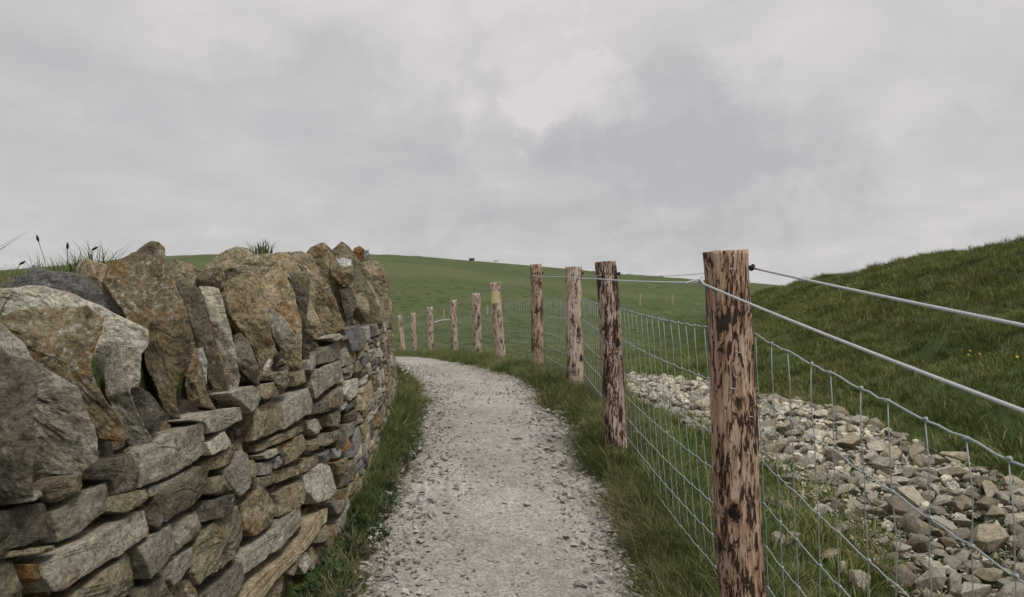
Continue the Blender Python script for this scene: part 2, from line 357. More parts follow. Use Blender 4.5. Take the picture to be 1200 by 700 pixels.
tag(mesh('path', np.stack([XX, YY, ZZ], -1).reshape(-1, 3), q, path_mat(), smooth=True), kind='structure')

# loose gravel on the path
def hull_shape(seed, n=10, sc=(1, 1, .5)):
    r = random.Random(seed); bm = bmesh.new()
    for i in range(n):
        v = Vector((r.gauss(0, 1), r.gauss(0, 1), r.gauss(0, 1))).normalized()*r.uniform(.8, 1.05)
        bm.verts.new((v.x*sc[0]*.5, v.y*sc[1]*.5, v.z*sc[2]*.5))
    bmesh.ops.convex_hull(bm, input=bm.verts)
    for v in [v for v in bm.verts if not v.link_faces]: bm.verts.remove(v)
    bmesh.ops.triangulate(bm, faces=bm.faces); bmesh.ops.recalc_face_normals(bm, faces=bm.faces)
    bm.verts.index_update(); V = np.array([v.co[:] for v in bm.verts]); F = np.array([[v.index for v in f.verts] for f in bm.faces]); bm.free()
    return V, F
def rotm(a, tx, ty):
    ca, sa, cx, sx, cy, sy = np.cos(a), np.sin(a), np.cos(tx), np.sin(tx), np.cos(ty), np.sin(ty)
    Rz = np.array([[ca, -sa, 0], [sa, ca, 0], [0, 0, 1]]); Rx = np.array([[1, 0, 0], [0, cx, -sx], [0, sx, cx]]); Ry = np.array([[cy, 0, sy], [0, 1, 0], [-sy, 0, cy]])
    return Rz@Rx@Ry
shapes = [hull_shape(s, 7) for s in range(12)]
def scatter_pebbles(n, yr, size, mat, name, label, edgebias=0.0):
    Vs, Fs, Ts = [], [], []; o = 0
    for i in range(n):
        y = yr[0]+(yr[1]-yr[0])*random.random()**1.5
        l, r = float(pl_(y)), float(pr_(y)); u = random.random()
        if random.random() < edgebias: u = random.choice([abs(random.gauss(0, .12)), 1-abs(random.gauss(0, .13))])
        x = l-.08+(r-l+.16)*u
        if u > .3 and u < .75 and vnoise(x*1.7, y*1.7, 77) > .1 and random.random() < .7: continue
        V, F = shapes[i % 12]; s = size[0]+(size[1]-size[0])*random.random()**3
        M = rotm(random.random()*6.3, random.gauss(0, .25), random.gauss(0, .25))*s
        z = float(zp(y))+float(vnoise(x*3, y*3, 23))*.02+.010+s*.12
        Vs.append(V@M.T+[x, y, z]); Fs.append(F+o); o += len(V); Ts.append(np.full(len(V), random.random()))
    ob = mesh(name, np.concatenate(Vs), np.concatenate(Fs), mat, attrs={'tint': np.concatenate(Ts)})
    tag(ob, label, 'gravel', kind='stuff')
gm = gravel_mat()
scatter_pebbles(15000, (1.5, 14), (.010, .045), gm, 'gravel', 'loose pale grey stone chips scattered over the walking path', .35)
scatter_pebbles(1500, (2.6, 9), (.03, .075), gm, 'path_edge_stones', 'larger flat grey chips lying along both edges of the path', .8)

# ------------------------------------------------------------------ dry stone wall
BAT = .10
def wall_x(y, z, off=0.0): return float(xwall(y)) - BAT*(z-float(zp(y)))/1.2 + off
def wall_hit(px, py, off=0.0):
    u, v = (px-600)/FP, (350-py)/FP
    best, bd = 9, 8.; d = .7; pf = None
    while d < 14:
        f = u*d - wall_x(d, EYE+v*d, off)
        if abs(f) < best: best, bd = abs(f), d
        if pf is not None and pf > 0 >= f:
            a, b = d-.05, d
            for _ in range(14):
                m = (a+b)/2
                if u*m-wall_x(m, EYE+v*m, off) > 0: a = m
                else: b = m
            return Vector((u*a, a, EYE+v*a))
        pf = f; d += .05
    return Vector((u*bd, bd, EYE+v*bd))
def wall_frame(y):
    t = Vector((float(xwall(y+.15)-xwall(y-.15)), .3, 0)).normalized()
    n = Vector((t.y, -t.x, 0)); up = Vector((0, 0, 1)); n = (n+up*BAT).normalized(); up = (up-n*up.dot(n)).normalized()
    return t, n, up
def stone_geo(P, y, depth, relief, seed, ns=30, jit=.006, bev=.012, taper=.88, frame=None, shear=None):
    """P: outline on the wall face (world points). Returns centre, verts, faces of a rough block with a fractured face."""
    r = random.Random(seed); c = sum(P, Vector())/len(P); t, n, up = frame or wall_frame(y)
    q = [((p-c).dot(t), (p-c).dot(up), (p-c).dot(n)) for p in P]
    per = [math.dist(q[i][:2], q[(i+1) % len(q)][:2]) for i in range(len(q))]; tot = sum(per)
    out = []
    for i in range(len(q)):
        k = max(1, round(ns*per[i]/tot)); a, b = q[i], q[(i+1) % len(q)]
        for j in range(k):
            f = j/k; u, v = a[0]+(b[0]-a[0])*f, a[1]+(b[1]-a[1])*f
            nn = mnoise.noise_vector(Vector((u*14+seed*1.7, v*14, seed*.31)))
            out.append((u+nn.x*jit*(2 if j else 1), v+nn.y*jit*(2 if j else 1)))
    size = math.sqrt(tot*tot/16)
    planes = [(r.uniform(*((.25, 1.0) if frame else (-.1, .9)))*relief, r.uniform(-1, 1)*relief/size*2.2, r.uniform(-1.0, 1.0)*relief/size*2.2) for _ in range(6)]
    pk_ = 2.6 if frame else 1.0
    planes = [(a, g*pk_*.55, h*pk_*.55) for a, g, h in planes] if frame else planes
    def relf(u, v, s):
        d = min(a+g*u+h*v for a, g, h in planes)
        d += mnoise.fractal(Vector((u*13+seed, v*13, seed*.7)), .8, 2.1, 4)*relief*(.26 if frame else .4)
        d += mnoise.noise(Vector((u*45, v*45, seed*1.3)))*min(relief*.22, .006)
        return max(-min(relief*2.4, depth*.55), min(relief, d)) - (bev if s > .97 else bev*.25 if s > .9 else 0)
    V = []; F = []; m = len(out); cu = sum(a[0] for a in out)/m; cv = sum(a[1] for a in out)/m
    def ring(s, dn, back=False, rim=False):
        b = len(V)
        for u, v in out:
            uu, vv = cu+(u-cu)*s, cv+(v-cv)*s
            V.append(t*uu+up*vv+n*(relf(cu+(u-cu)*.985, cv+(v-cv)*.985, 1)-bev if rim else dn if back else relf(uu, vv, s))+(shear*(-dn) if (shear and back) else Vector())); 
        return b
    rs = [ring(taper, -depth, True), ring(.975, -depth*.65, True), ring(1.0, 0, rim=True), *[ring(q_, 0) for q_ in ((.99, .955, .9, .83, .75, .66, .56, .46, .35, .24, .12) if ns > 50 else (.985, .93, .8, .62, .42, .2))]]
    for a, b in zip(rs, rs[1:]):
        for i in range(m): j = (i+1) % m; F.append((a+i, a+j, b+j, b+i))
    V.append(t*cu+up*cv+n*relf(cu, cv, 0)); ci = len(V)-1
    for i in range(m): F.append((rs[-1]+i, rs[-1]+(i+1) % m, ci))
    F.append(tuple(rs[0]+i for i in reversed(range(m))))
    return c, V, F
wall = empty('dry_stone_wall', (float(xwall(3))-.25, 3, float(zp(3))), 'curving dry stone wall of grey and ochre stones left of the gravel path, upright slabs along its top', 'wall')
wo = Vector(wall.location)
seedn = [0]
def put_stone(name, P, y, kind, depth, relief, ns=30, label=None, **kw):
    seedn[0] += 1
    c, V, F = stone_geo(P, y, depth, relief, seedn[0], ns, **kw)
    o = mesh(name, [v[:] for v in V], F, SM[kind], wall, c-wo, attrs={'tint': random.random()})
    # outward winding
    if label: o['label'] = label
    return o
def at(px, py, d): return Vector(((px-600)/FP*d, d, EYE+(350-py)/FP*d))
# outlines read off the photograph, set on the leaning wall face with their own offset, depth and relief
COPE = [
 ('d', .07, [(-60,395),(0,412),(8,418),(28,423),(44,426),(42,460),(36,500),(33,540),(27,585),(0,586),(-60,600)], .035),
 ('l', .0, [(-70,340),(-20,372),(0,381),(44,427),(88,452),(104,505),(105,538),(84,558),(34,558),(28,520),(-30,500)], .06),
 ('o', .02, [(-20,388),(0,372),(12,365),(30,363),(60,360),(96,356),(103,365),(112,368),(113,385),(110,408),(103,425),(108,450),(118,470),(132,495),(131,518),(105,514),(90,462),(60,442),(42,425),(20,400)], .05),
 ('l', -.12, [(-60,345),(0,335),(25,333),(50,333),(80,343),(120,360),(160,380),(174,388),(172,405),(165,415),(158,470),(140,470),(120,440),(100,420),(40,400),(-60,390)], .03),
 ('s', -.26, [(-20,335),(28,320),(35,308),(45,313),(60,318),(95,321),(130,332),(143,340),(150,372),(110,375),(70,360),(-20,350)], .02),
 ('t', -.36, [(90,330),(93,310),(100,303),(122,309),(135,330),(120,345)], .02),
 ('l', .0, [(111,402),(118,396),(126,397),(139,428),(149,450),(161,490),(172,525),(152,525),(136,521),(129,480),(118,440)], .04),
 ('d', -.04, [(157,452),(170,458),(180,470),(191,483),(182,500),(172,507),(164,500),(158,480)], .03),
 ('o', -.05, [(116,328),(121,312),(128,303),(143,297),(148,293),(158,292),(163,284),(172,279),(181,280),(188,287),(192,303),(200,325),(213,350),(223,372),(227,388),(224,425),(210,440),(206,458),(207,480),(212,496),(193,490),(190,478),(180,450),(172,430),(167,405),(148,372)], .035),
 ('r', -.02, [(221,425),(225,408),(232,410),(240,450),(248,476),(250,481),(240,478),(225,476),(217,470),(216,440)], .03),
 ('w', .035, [(233,408),(238,408),(243,425),(242,450),(238,434),(233,420)], .004),
 ('r', -.22, [(196,312),(204,303),(222,309),(238,317),(240,335),(206,345),(199,330)], .03),
 ('m', -.06, [(203,330),(214,326),(226,330),(236,345),(245,375),(262,440),(267,458),(258,467),(249,468),(245,452),(238,420),(232,402),(224,378),(212,350)], .03),
 ('g', -.05, [(232,334),(244,335),(256,338),(261,350),(266,370),(272,400),(281,440),(276,458),(268,456),(262,435),(250,390),(240,350)], .03),
 ('m', -.08, [(258,333),(268,338),(280,375),(295,410),(303,450),(290,445),(280,440),(272,410),(262,370)], .04),
 ('d', .03, [(272,392),(280,388),(292,405),(303,430),(304,452),(290,443),(276,430)], .03),
 ('o', .0, [(262,330),(270,322),(290,314),(300,318),(306,330),(312,348),(318,395),(321,402),(318,425),(309,441),(303,444),(302,425),(285,392),(270,370),(262,350)], .05),
 ('w', .03, [(316,420),(318,422),(314,434),(309,437),(308,432),(312,425)], .004),
 ('r', -.16, [(238,322),(240,310),(246,303),(262,292),(275,287),(290,290),(302,297),(318,296),(328,312),(315,330),(290,335),(262,340),(240,335)], .05),
 ('r', -.12, [(232,325),(240,314),(256,312),(263,322),(262,338),(250,345),(238,340)], .03),
 ('g', .05, [(309,358),(318,361),(328,368),(340,383),(347,397),(345,408),(336,413),(328,408),(321,400),(317,385)], .025),
 ('o', -.01, [(299,322),(310,310),(324,303),(335,322),(346,345),(352,372),(354,400),(354,432),(343,435),(333,433),(328,412),(318,388),(310,352)], .04),
 ('d', -.03, [(336,322),(348,328),(362,345),(361,365),(358,395),(362,420),(356,432),(352,400),(350,360)], .04),  # shadow between the slabs, shaped and coloured as a dark stone
 ('o', -.04, [(318,300),(324,294),(340,293),(350,312),(368,338),(384,360),(400,382),(392,388),(378,394),(365,392),(356,370),(350,345),(332,315)], .04),
 ('t', .02, [(357,354),(363,352),(372,372),(380,392),(368,398),(358,390),(356,375)], .03),
 ('o', -.06, [(340,294),(352,292),(364,298),(378,322),(394,352),(406,384),(402,387),(388,368),(368,338),(350,310)], .04),
 ('r', -.10, [(356,300),(364,290),(380,285),(388,292),(394,310),(402,335),(411,368),(404,378),(392,355),(378,322)], .04),
 ('o', -.03, [(384,302),(395,299),(413,305),(415,328),(410,335),(398,333),(388,322)], .03),
 ('w', .015, [(393,303),(402,302),(412,304),(411,311),(404,314),(397,309)], .004),
 ('r', -.06, [(386,300),(389,290),(400,280),(408,287),(420,305),(432,318),(440,334),(437,346),(427,342),(415,328),(412,308),(398,300)], .04),
 ('d', -.02, [(396,332),(410,336),(418,352),(414,372),(406,376),(400,352)], .03),
 ('R', -.16, [(414,298),(416,290),(422,288),(427,292),(426,306),(418,306)], .02),
 ('s', -.20, [(426,300),(427,293),(432,292),(434,308),(428,312)], .02),
 ('r', -.04, [(424,306),(434,303),(444,306),(452,318),(453,340),(444,352),(438,335),(430,318)], .04),
 ('m', -.01, [(412,346),(424,342),(432,352),(432,372),(424,380),(414,374)], .04),
 ('o', -.01, [(428,346),(440,345),(446,358),(446,378),(436,382),(430,372)], .04),
]
for k, off, pts, rel in COPE:
    lo = max(pts, key=lambda q: q[0]*.6+q[1]); A = wall_hit(min(lo[0], 455), lo[1], off)
    A.y = max(A.y, 1.7); A = A if lo[0] > 0 else at(lo[0], lo[1], 1.8)
    nrm = Vector((.16+random.uniform(-.08, .12), -1, .12+random.uniform(-.05, .1))).normalized()     # the slabs stand across the wall, like books on a shelf
    P = []
    for px, py in pts:
        dr = Vector(((px-600)/FP, 1, (350-py)/FP)); P.append(Vector((0, 0, EYE))+dr*((A-Vector((0, 0, EYE))).dot(nrm)/dr.dot(nrm)))
    yc = A.y; tt = Vector((0, 0, 1)).cross(-nrm).normalized(); fr = (tt, nrm, nrm.cross(tt).normalized() if nrm.cross(tt).z > 0 else -nrm.cross(tt).normalized())
    big = (max(p[0] for p in pts)-min(p[0] for p in pts))*(max(p[1] for p in pts)-min(p[1] for p in pts)) > 2200
    dep = .012 if k == 'w' and rel < .01 else (.15 if big else .09)
    put_stone('coping_stone', P, yc, k, dep, rel*.95, 84 if big else 52, jit=.004, bev=.003, frame=fr, taper=.90, shear=Vector((A.x/A.y, 0, (A.z+.2-EYE)/A.y*.5)))
WALL = [
 ('t', [(50,574),(70,565),(101,553),(107,567),(100,573),(75,588)]),
 ('l', [(28,578),(50,575),(56,582),(45,586),(28,589)]),
 ('d', [(-60,640),(-40,618),(0,600),(30,592),(66,588),(72,598),(68,630),(45,636),(25,641),(0,652),(-40,668),(-60,675)]),
 ('g', [(67,600),(95,580),(127,563),(132,575),(138,592),(132,597),(110,610),(95,625),(77,635),(72,620)]),
 ('g', [(53,660),(90,640),(130,618),(165,600),(177,598),(181,625),(160,640),(130,655),(105,672),(82,690),(68,693),(56,675)]),
 ('R', [(30,662),(51,660),(57,676),(52,682),(38,678)]),
 ('t', [(16,648),(50,640),(70,638),(73,643),(40,649),(16,655)]),
 ('m', [(-30,672),(0,660),(15,655),(30,662),(35,680),(40,705),(30,730),(-30,740)]),
 ('d', [(103,548),(125,545),(145,535),(173,528),(174,572),(155,576),(140,580),(133,562),(110,560)]),
 ('g', [(173,530),(200,508),(240,493),(244,500),(245,531),(220,548),(200,560),(175,571)]),
 ('g', [(224,492),(243,483),(265,480),(288,475),(289,491),(265,503),(246,508),(242,496)]),
 ('m', [(139,584),(160,574),(180,573),(183,583),(170,592),(150,601),(139,598)]),
 ('l', [(246,519),(268,505),(274,520),(262,528),(250,533)]),
 ('m', [(197,578),(215,562),(240,546),(251,550),(253,575),(225,595),(197,611)]),
 ('d', [(178,605),(190,600),(195,615),(190,624),(180,614)]),
 ('l', [(183,573),(210,558),(232,547),(238,543),(215,560),(197,576),(184,582)]),
 ('o', [(249,541),(275,520),(283,530),(280,540),(265,547),(251,550)]),
 ('l', [(284,528),(290,532),(295,550),(299,562),(290,575),(283,582),(275,570),(265,552),(280,542)]),
 ('d', [(240,600),(255,586),(275,579),(280,588),(278,598),(260,608),(243,612)]),
 ('m', [(256,560),(266,557),(277,573),(262,580),(254,578)]),
 ('l', [(275,460),(300,452),(305,456),(304,476),(297,484),(289,475)]),
 ('t', [(305,451),(325,447),(334,455),(330,464),(310,468),(305,465)]),
 ('r', [(304,446),(328,436),(343,434),(347,447),(333,456),(325,447)]),
 ('t', [(348,440),(359,432),(361,447),(350,452)]),
 ('l', [(361,424),(372,415),(374,428),(365,436),(362,433)]),
 ('g', [(374,414),(388,404),(399,399),(402,419),(388,425),(375,427)]),
 ('l', [(389,396),(400,391),(406,394),(396,400)]),
 ('g', [(368,437),(385,427),(401,422),(407,446),(390,452),(372,467),(369,455)]),
 ('l', [(334,471),(355,458),(363,455),(368,470),(368,483),(355,490),(336,503)]),
 ('r', [(304,477),(320,470),(332,470),(335,502),(320,508),(302,516),(301,490)]),
 ('d', [(369,474),(385,470),(402,465),(403,473),(385,483),(370,486)]),
 ('t', [(311,521),(325,512),(345,502),(361,496),(364,503),(345,511),(325,521),(311,529)]),
 ('l', [(362,493),(377,490),(380,503),(370,510),(364,503)]),
 ('o', [(338,523),(350,513),(362,508),(365,521),(350,535),(341,545)]),
 ('o', [(366,521),(378,513),(379,523),(368,529)]),
 ('m', [(380,510),(395,504),(400,513),(386,522),(380,522)]),
 ('R', [(401,516),(411,512),(413,525),(404,530)]),
 ('d', [(332,524),(337,524),(341,547),(335,548)]),
 ('g', [(312,534),(330,525),(332,531),(315,538)]),
 ('s', [(318,541),(330,534),(333,546),(325,550)]),
 ('o', [(325,552),(350,546),(376,531),(377,541),(360,552),(330,566)]),
 ('s', [(378,534),(392,527),(394,538),(380,543)]),
 ('s', [(394,526),(402,522),(404,533),(396,537)]),
 ('o', [(395,542),(412,535),(414,550),(399,556)]),
 ('l', [(360,556),(375,546),(388,541),(395,555),(397,575),(388,584),(374,590),(364,576)]),
 ('l', [(308,542),(318,540),(326,549),(318,556),(309,556)]),
 ('m', [(296,541),(309,538),(306,552),(300,566),(296,558)]),
 ('m', [(302,560),(324,556),(324,563),(308,573),(300,572)]),
 ('t', [(327,579),(345,566),(360,558),(361,585),(345,598),(331,605),(329,590)]),
 ('o', [(291,591),(305,574),(318,566),(323,580),(330,601),(325,614),(302,628),(293,620)]),
 ('m', [(232,642),(240,627),(260,607),(285,592),(292,610),(297,630),(285,650),(265,665),(250,672),(236,685),(231,670)]),
 ('l', [(166,642),(185,627),(205,613),(210,627),(212,648),(195,660),(180,678),(172,662)]),
 ('g', [(207,616),(225,603),(241,598),(242,621),(225,636),(212,646)]),
 ('m', [(80,725),(85,706),(105,688),(130,666),(160,646),(166,657),(169,684),(155,700),(130,725)]),
 ('l', [(191,668),(210,653),(231,641),(231,660),(222,670),(207,686),(203,680),(193,684)]),
 ('m', [(158,702),(190,674),(193,690),(195,725),(150,730)]),
 ('r', [(196,692),(225,677),(237,682),(240,702),(235,735),(196,735)]),
 ('g', [(291,652),(310,631),(330,614),(345,601),(360,591),(361,615),(340,632),(305,662),(291,674)]),
 ('g', [(240,700),(265,677),(289,657),(290,676),(284,691),(262,712),(238,730)]),
 ('t', [(270,735),(285,705),(300,684),(330,656),(362,627),(364,613),(377,600),(392,594),(391,605),(380,621),(362,643),(340,665),(315,690),(296,716),(284,740)]),
 ('t', [(312,702),(320,687),(335,673),(343,675),(340,690),(325,712),(309,722)]),
 ('t', [(338,668),(350,659),(355,668),(345,676)]),
 ('l', [(350,657),(362,646),(366,652),(366,666),(357,673)]),
 ('t', [(367,641),(382,640),(384,660),(376,672),(367,668)]),
 ('m', [(371,636),(390,613),(392,619),(381,633)]),
 ('t', [(387,622),(399,611),(402,625),(391,649),(387,645)]),
 ('g', [(394,592),(410,583),(411,592),(397,603)]),
 ('m', [(399,556),(413,551),(414,566),(401,572)]),
 ('r', [(399,574),(412,568),(412,580),(399,588)]),
 ('s', [(408,385),(420,381),(428,386),(430,402),(422,412),(414,412)]),
 ('R', [(410,392),(414,392),(420,410),(415,412),(410,408)]),
 ('t', [(401,398),(408,396),(412,410),(404,414),(401,410)]),
 ('l', [(410,446),(420,443),(423,458),(414,470),(408,462)]),
 ('m', [(386,487),(402,478),(407,486),(402,500),(388,500)]),
 ('r', [(389,478),(404,475),(408,462),(404,452),(392,462),(380,478)]),
]
polys = [p for _, p in WALL]
def inside(px, py, poly):
    r = False; n = len(poly)
    for i in range(n):
        (a, b), (c, d) = poly[i], poly[(i+1) % n]
        if (b > py) != (d > py) and px < (c-a)*(py-b)/(d-b)+a: r = not r
    return r
for k, pts in WALL:
    off_ = random.uniform(-.018, .022)
    P = [wall_hit(px, py, off_) for px, py in pts]; yc = sum(p.y for p in P)/len(P)
    area = (max(p[0] for p in pts)-min(p[0] for p in pts))*(max(p[1] for p in pts)-min(p[1] for p in pts))
    put_stone('stone', P, yc, k, .20, random.uniform(.008, .02) if k in 'gl' else random.uniform(.016, .032), 44 if area > 900 else 26, jit=.0035, bev=.003)
# coursed stones everywhere else; a recessed layer of small stones (the hearting) shows in the gaps
def proj(p): return 600+FP*p[0]/p[1], 350-FP*(p[2]-EYE)/p[1]
def coursed(y0, y1, rows, lr, off, gap, skip, seed):
    r = random.Random(seed); out = []
    hs = [r.uniform(.6, 1.5) for _ in range(rows)]; tot = sum(hs); b = [0]
    for h in hs: b.append(b[-1]+h/tot)
    def hb(k, y):
        if k == 0: return -.08
        if k == rows: return 1.0
        return b[k]+float(vnoise(y*1.4, k*3.3, seed))*.07
    for k in range(rows):
        y = y0+r.random()*.2
        while y < y1:
            l = r.uniform(*lr)*(1.3 if hs[k] < .9 else .9)
            parts = [(0, 1)] if r.random() > .22 or hs[k] < .8 else [(0, .5), (.5, 1)]
            sl = r.uniform(-.02, .02)
            for lo, hi in parts:
                P = []
                for yy, f in ((y+gap+sl, lo), (y+l*.5, lo), (y+l-gap-sl, lo), (y+l-gap+sl, hi), (y+l*.5, hi), (y+gap-sl, hi)):
                    H = float(zcope(yy)-zp(yy)); a, c = hb(k, yy), hb(k+1, yy)
                    h = (a+(c-a)*f)*H + (gap if f == lo else -gap)+r.uniform(-.006, .006)
                    z = float(zp(yy))+h; P.append(Vector((wall_x(yy, z, off), yy, z)))
                c = sum(P, Vector())/6
                if c.y < .25 or not skip(c): out.append((P, c))
            y += l
    return out
def in_traced(c):
    px, py = proj(c)
    if px < -60 or py > 735: return False
    if px < 398: return True
    return any(inside(px, py, p) for p in polys) 
lay = coursed(-2, 22, 11, (.13, .40), .0, .006, in_traced, 5)
lay.sort(key=lambda t: (0 if t[1].y > .8 and t[1].y < 12 else 1, t[1].length))
kinds = 'gggttmmmrrdolsg'
part_n = 300-len(WALL)-1
stV, stF, stT = [], [], []; o_ = 0
for i, (P, c) in enumerate(lay):
    if i < part_n:
        put_stone('stone', P, c.y, random.choice(kinds), .18, random.uniform(.01, .03), 22, jit=.006, bev=.004)
    else:
        seedn[0] += 1; cc, V, F = stone_geo(P, c.y, .18, .02, seedn[0], 12, .008)
        stV += [tuple(v+cc-wo) for v in V]; stF += [tuple(a+o_ for a in f) for f in F]; stT += [random.random()]*len(V); o_ += len(V)
for P, c in coursed(-1, 12, 17, (.06, .16), -.085, .003, lambda c: False, 9):
    seedn[0] += 1; cc, V, F = stone_geo([P[0], P[2], P[3], P[5]], c.y, .12, .03, seedn[0], 8, .008)
    stV += [tuple(v+cc-wo) for v in V]; stF += [tuple(a+o_ for a in f) for f in F]; stT += [random.random()*.5]*len(V); o_ += len(V)
hs = mesh('hearting_stones', stV, stF, SM['r'], wall, (0, 0, 0), attrs={'tint': stT}); hs['kind'] = 'stuff'
# upright coping slabs beyond the traced ones, and the back row that makes the wall top thick
def slab_run(y0, y1, off, seed, hmul=1.0, wid=.42):
    r = random.Random(seed); y = y0
    while y < y1:
        th = r.uniform(.07, .17); h = r.uniform(.40, .60)*hmul; base = float(zcope(y))-.03; x0 = wall_x(y, base, off)+r.uniform(-.03, .02); lean = r.uniform(.0, .12); pk = r.uniform(.35, .7)*wid
        prof = [(0, 0), (wid*.5, -.02), (wid, 0), (wid*1.0, h*.45), (wid*.8, h*.85), (pk+.05, h*.99), (pk-.05, h), (pk*.45, h*.72), (.02, h*.35)]
        P = [Vector((x0-a+r.uniform(-.02, .02), y-lean*z/h, base+z+r.uniform(-.02, .02))) for a, z in prof]
        nrm = Vector((r.uniform(-.1, .25), -1, r.uniform(0, .2))).normalized(); tt = Vector((0, 0, 1)).cross(-nrm).normalized(); u_ = nrm.cross(tt); u_ = u_ if u_.z > 0 else -u_
        put_stone('coping_stone', P, y, r.choice('rrommotg'), th, r.uniform(.012, .03), 36, jit=.012, frame=(tt, nrm, u_), taper=.95)
        y += th*1.05
slab_run(-2.2, 1.55, .0, 31, .9)
slab_run(6.4, 14, -.0, 33, .95)
slab_run(3.3, 6.3, -.10, 35, .80, .32)
slab_run(1.7, 3.4, -.22, 36, .66, .26)
# wall body: packed earth and rubble that fills the inside
bm = bmesh.new(); prev = None
for y in np.arange(-3, 22.1, .4):
    zc_ = float(zcope(y)); zb = float(zp(y))-.3
    x0 = wall_x(y, zc_)-.10; x1 = x0-.40; xb = wall_x(y, zb)-.16
    ring = [bm.verts.new((x, y, z)) for x, z in ((xb, zb), (x0, zc_+.02), (x1, zc_+.05), (x1-.05, zb))]
    if prev:
        for i in range(4): bm.faces.new((prev[i], prev[(i+1) % 4], ring[(i+1) % 4], ring[i]))
    prev = ring
bmesh.ops.recalc_face_normals(bm, faces=bm.faces)
me = bpy.data.meshes.new('wall_core'); bm.to_mesh(me); bm.free(); me.materials.append(SM['d'])
core = bpy.data.objects.new('wall_core', me); C.objects.link(core); core.parent = wall; core.location = -wo
# consistent outward normals on every stone
for o in wall.children:
    b_ = bmesh.new(); b_.from_mesh(o.data); bmesh.ops.recalc_face_normals(b_, faces=b_.faces); b_.to_mesh(o.data); b_.free()

# ------------------------------------------------------------------ fence
def tube(pts, r, sides=5, rad=None):
    V, F = [], []; n = len(pts)
    for i, p in enumerate(pts):
        a = pts[max(0, i-1)]; b = pts[min(n-1, i+1)]; t = (b-a).normalized()
        u = t.cross(Vector((0, 0, 1)) if abs(t.z) < .9 else Vector((1, 0, 0))).normalized(); v = t.cross(u); rr = rad[i] if rad else r
        for k in range(sides):
            an = k*2*math.pi/sides; V.append((p+u*math.cos(an)*rr+v*math.sin(an)*rr)[:])
        if i:
            for k in range(sides):
                l = (k+1) % sides; F.append(((i-1)*sides+k, (i-1)*sides+l, i*sides+l, i*sides+k))
    F.append(tuple(range(sides))[::-1]); F.append(tuple((n-1)*sides+k for k in range(sides)))
    return V, F
def cat(lst):
    V, F = [], []
    for v, f in lst:
        o = len(V); V += v; F += [tuple(a+o for a in q) for q in f]
    return V, F
# top x, base x, y, top z, ground z, radius, material
POSTS = [(.985, 1.06, .3, 1.36, -.15, .082, 0), (.800, .895, 2.9, 1.677, .05, .084, 3), (.680, .77, 5.58, 1.767, .36, .078, 1), (.655, .672, 8.2, 1.837, .437, .088, 2),
 (.336, .37, 10.8, 1.98, .44, .083, 0), (-.30, -.19, 13.4, 1.78, .36, .096, 2), (-.75, -.70, 16, 1.61, .24, .088, 2), (-1.43, -1.39, 18.7, 1.46, .09, .082, 2),
 (-2.28, -2.24, 21.3, 1.26, -.11, .09, 2), (-3.1, -3.04, 24, 1.05, -.31, .085, 2), (-3.95, -3.82, 27, .90, -.48, .09, 2), (-5.0, -4.9, 30.5, .65, -.7, .09, 0)]
fence = empty('wire_fence', (.84, 2.9, 0), 'livestock fence of rough peeling posts, netting and white rope along the right of the path', 'fence')
fo = Vector(fence.location)
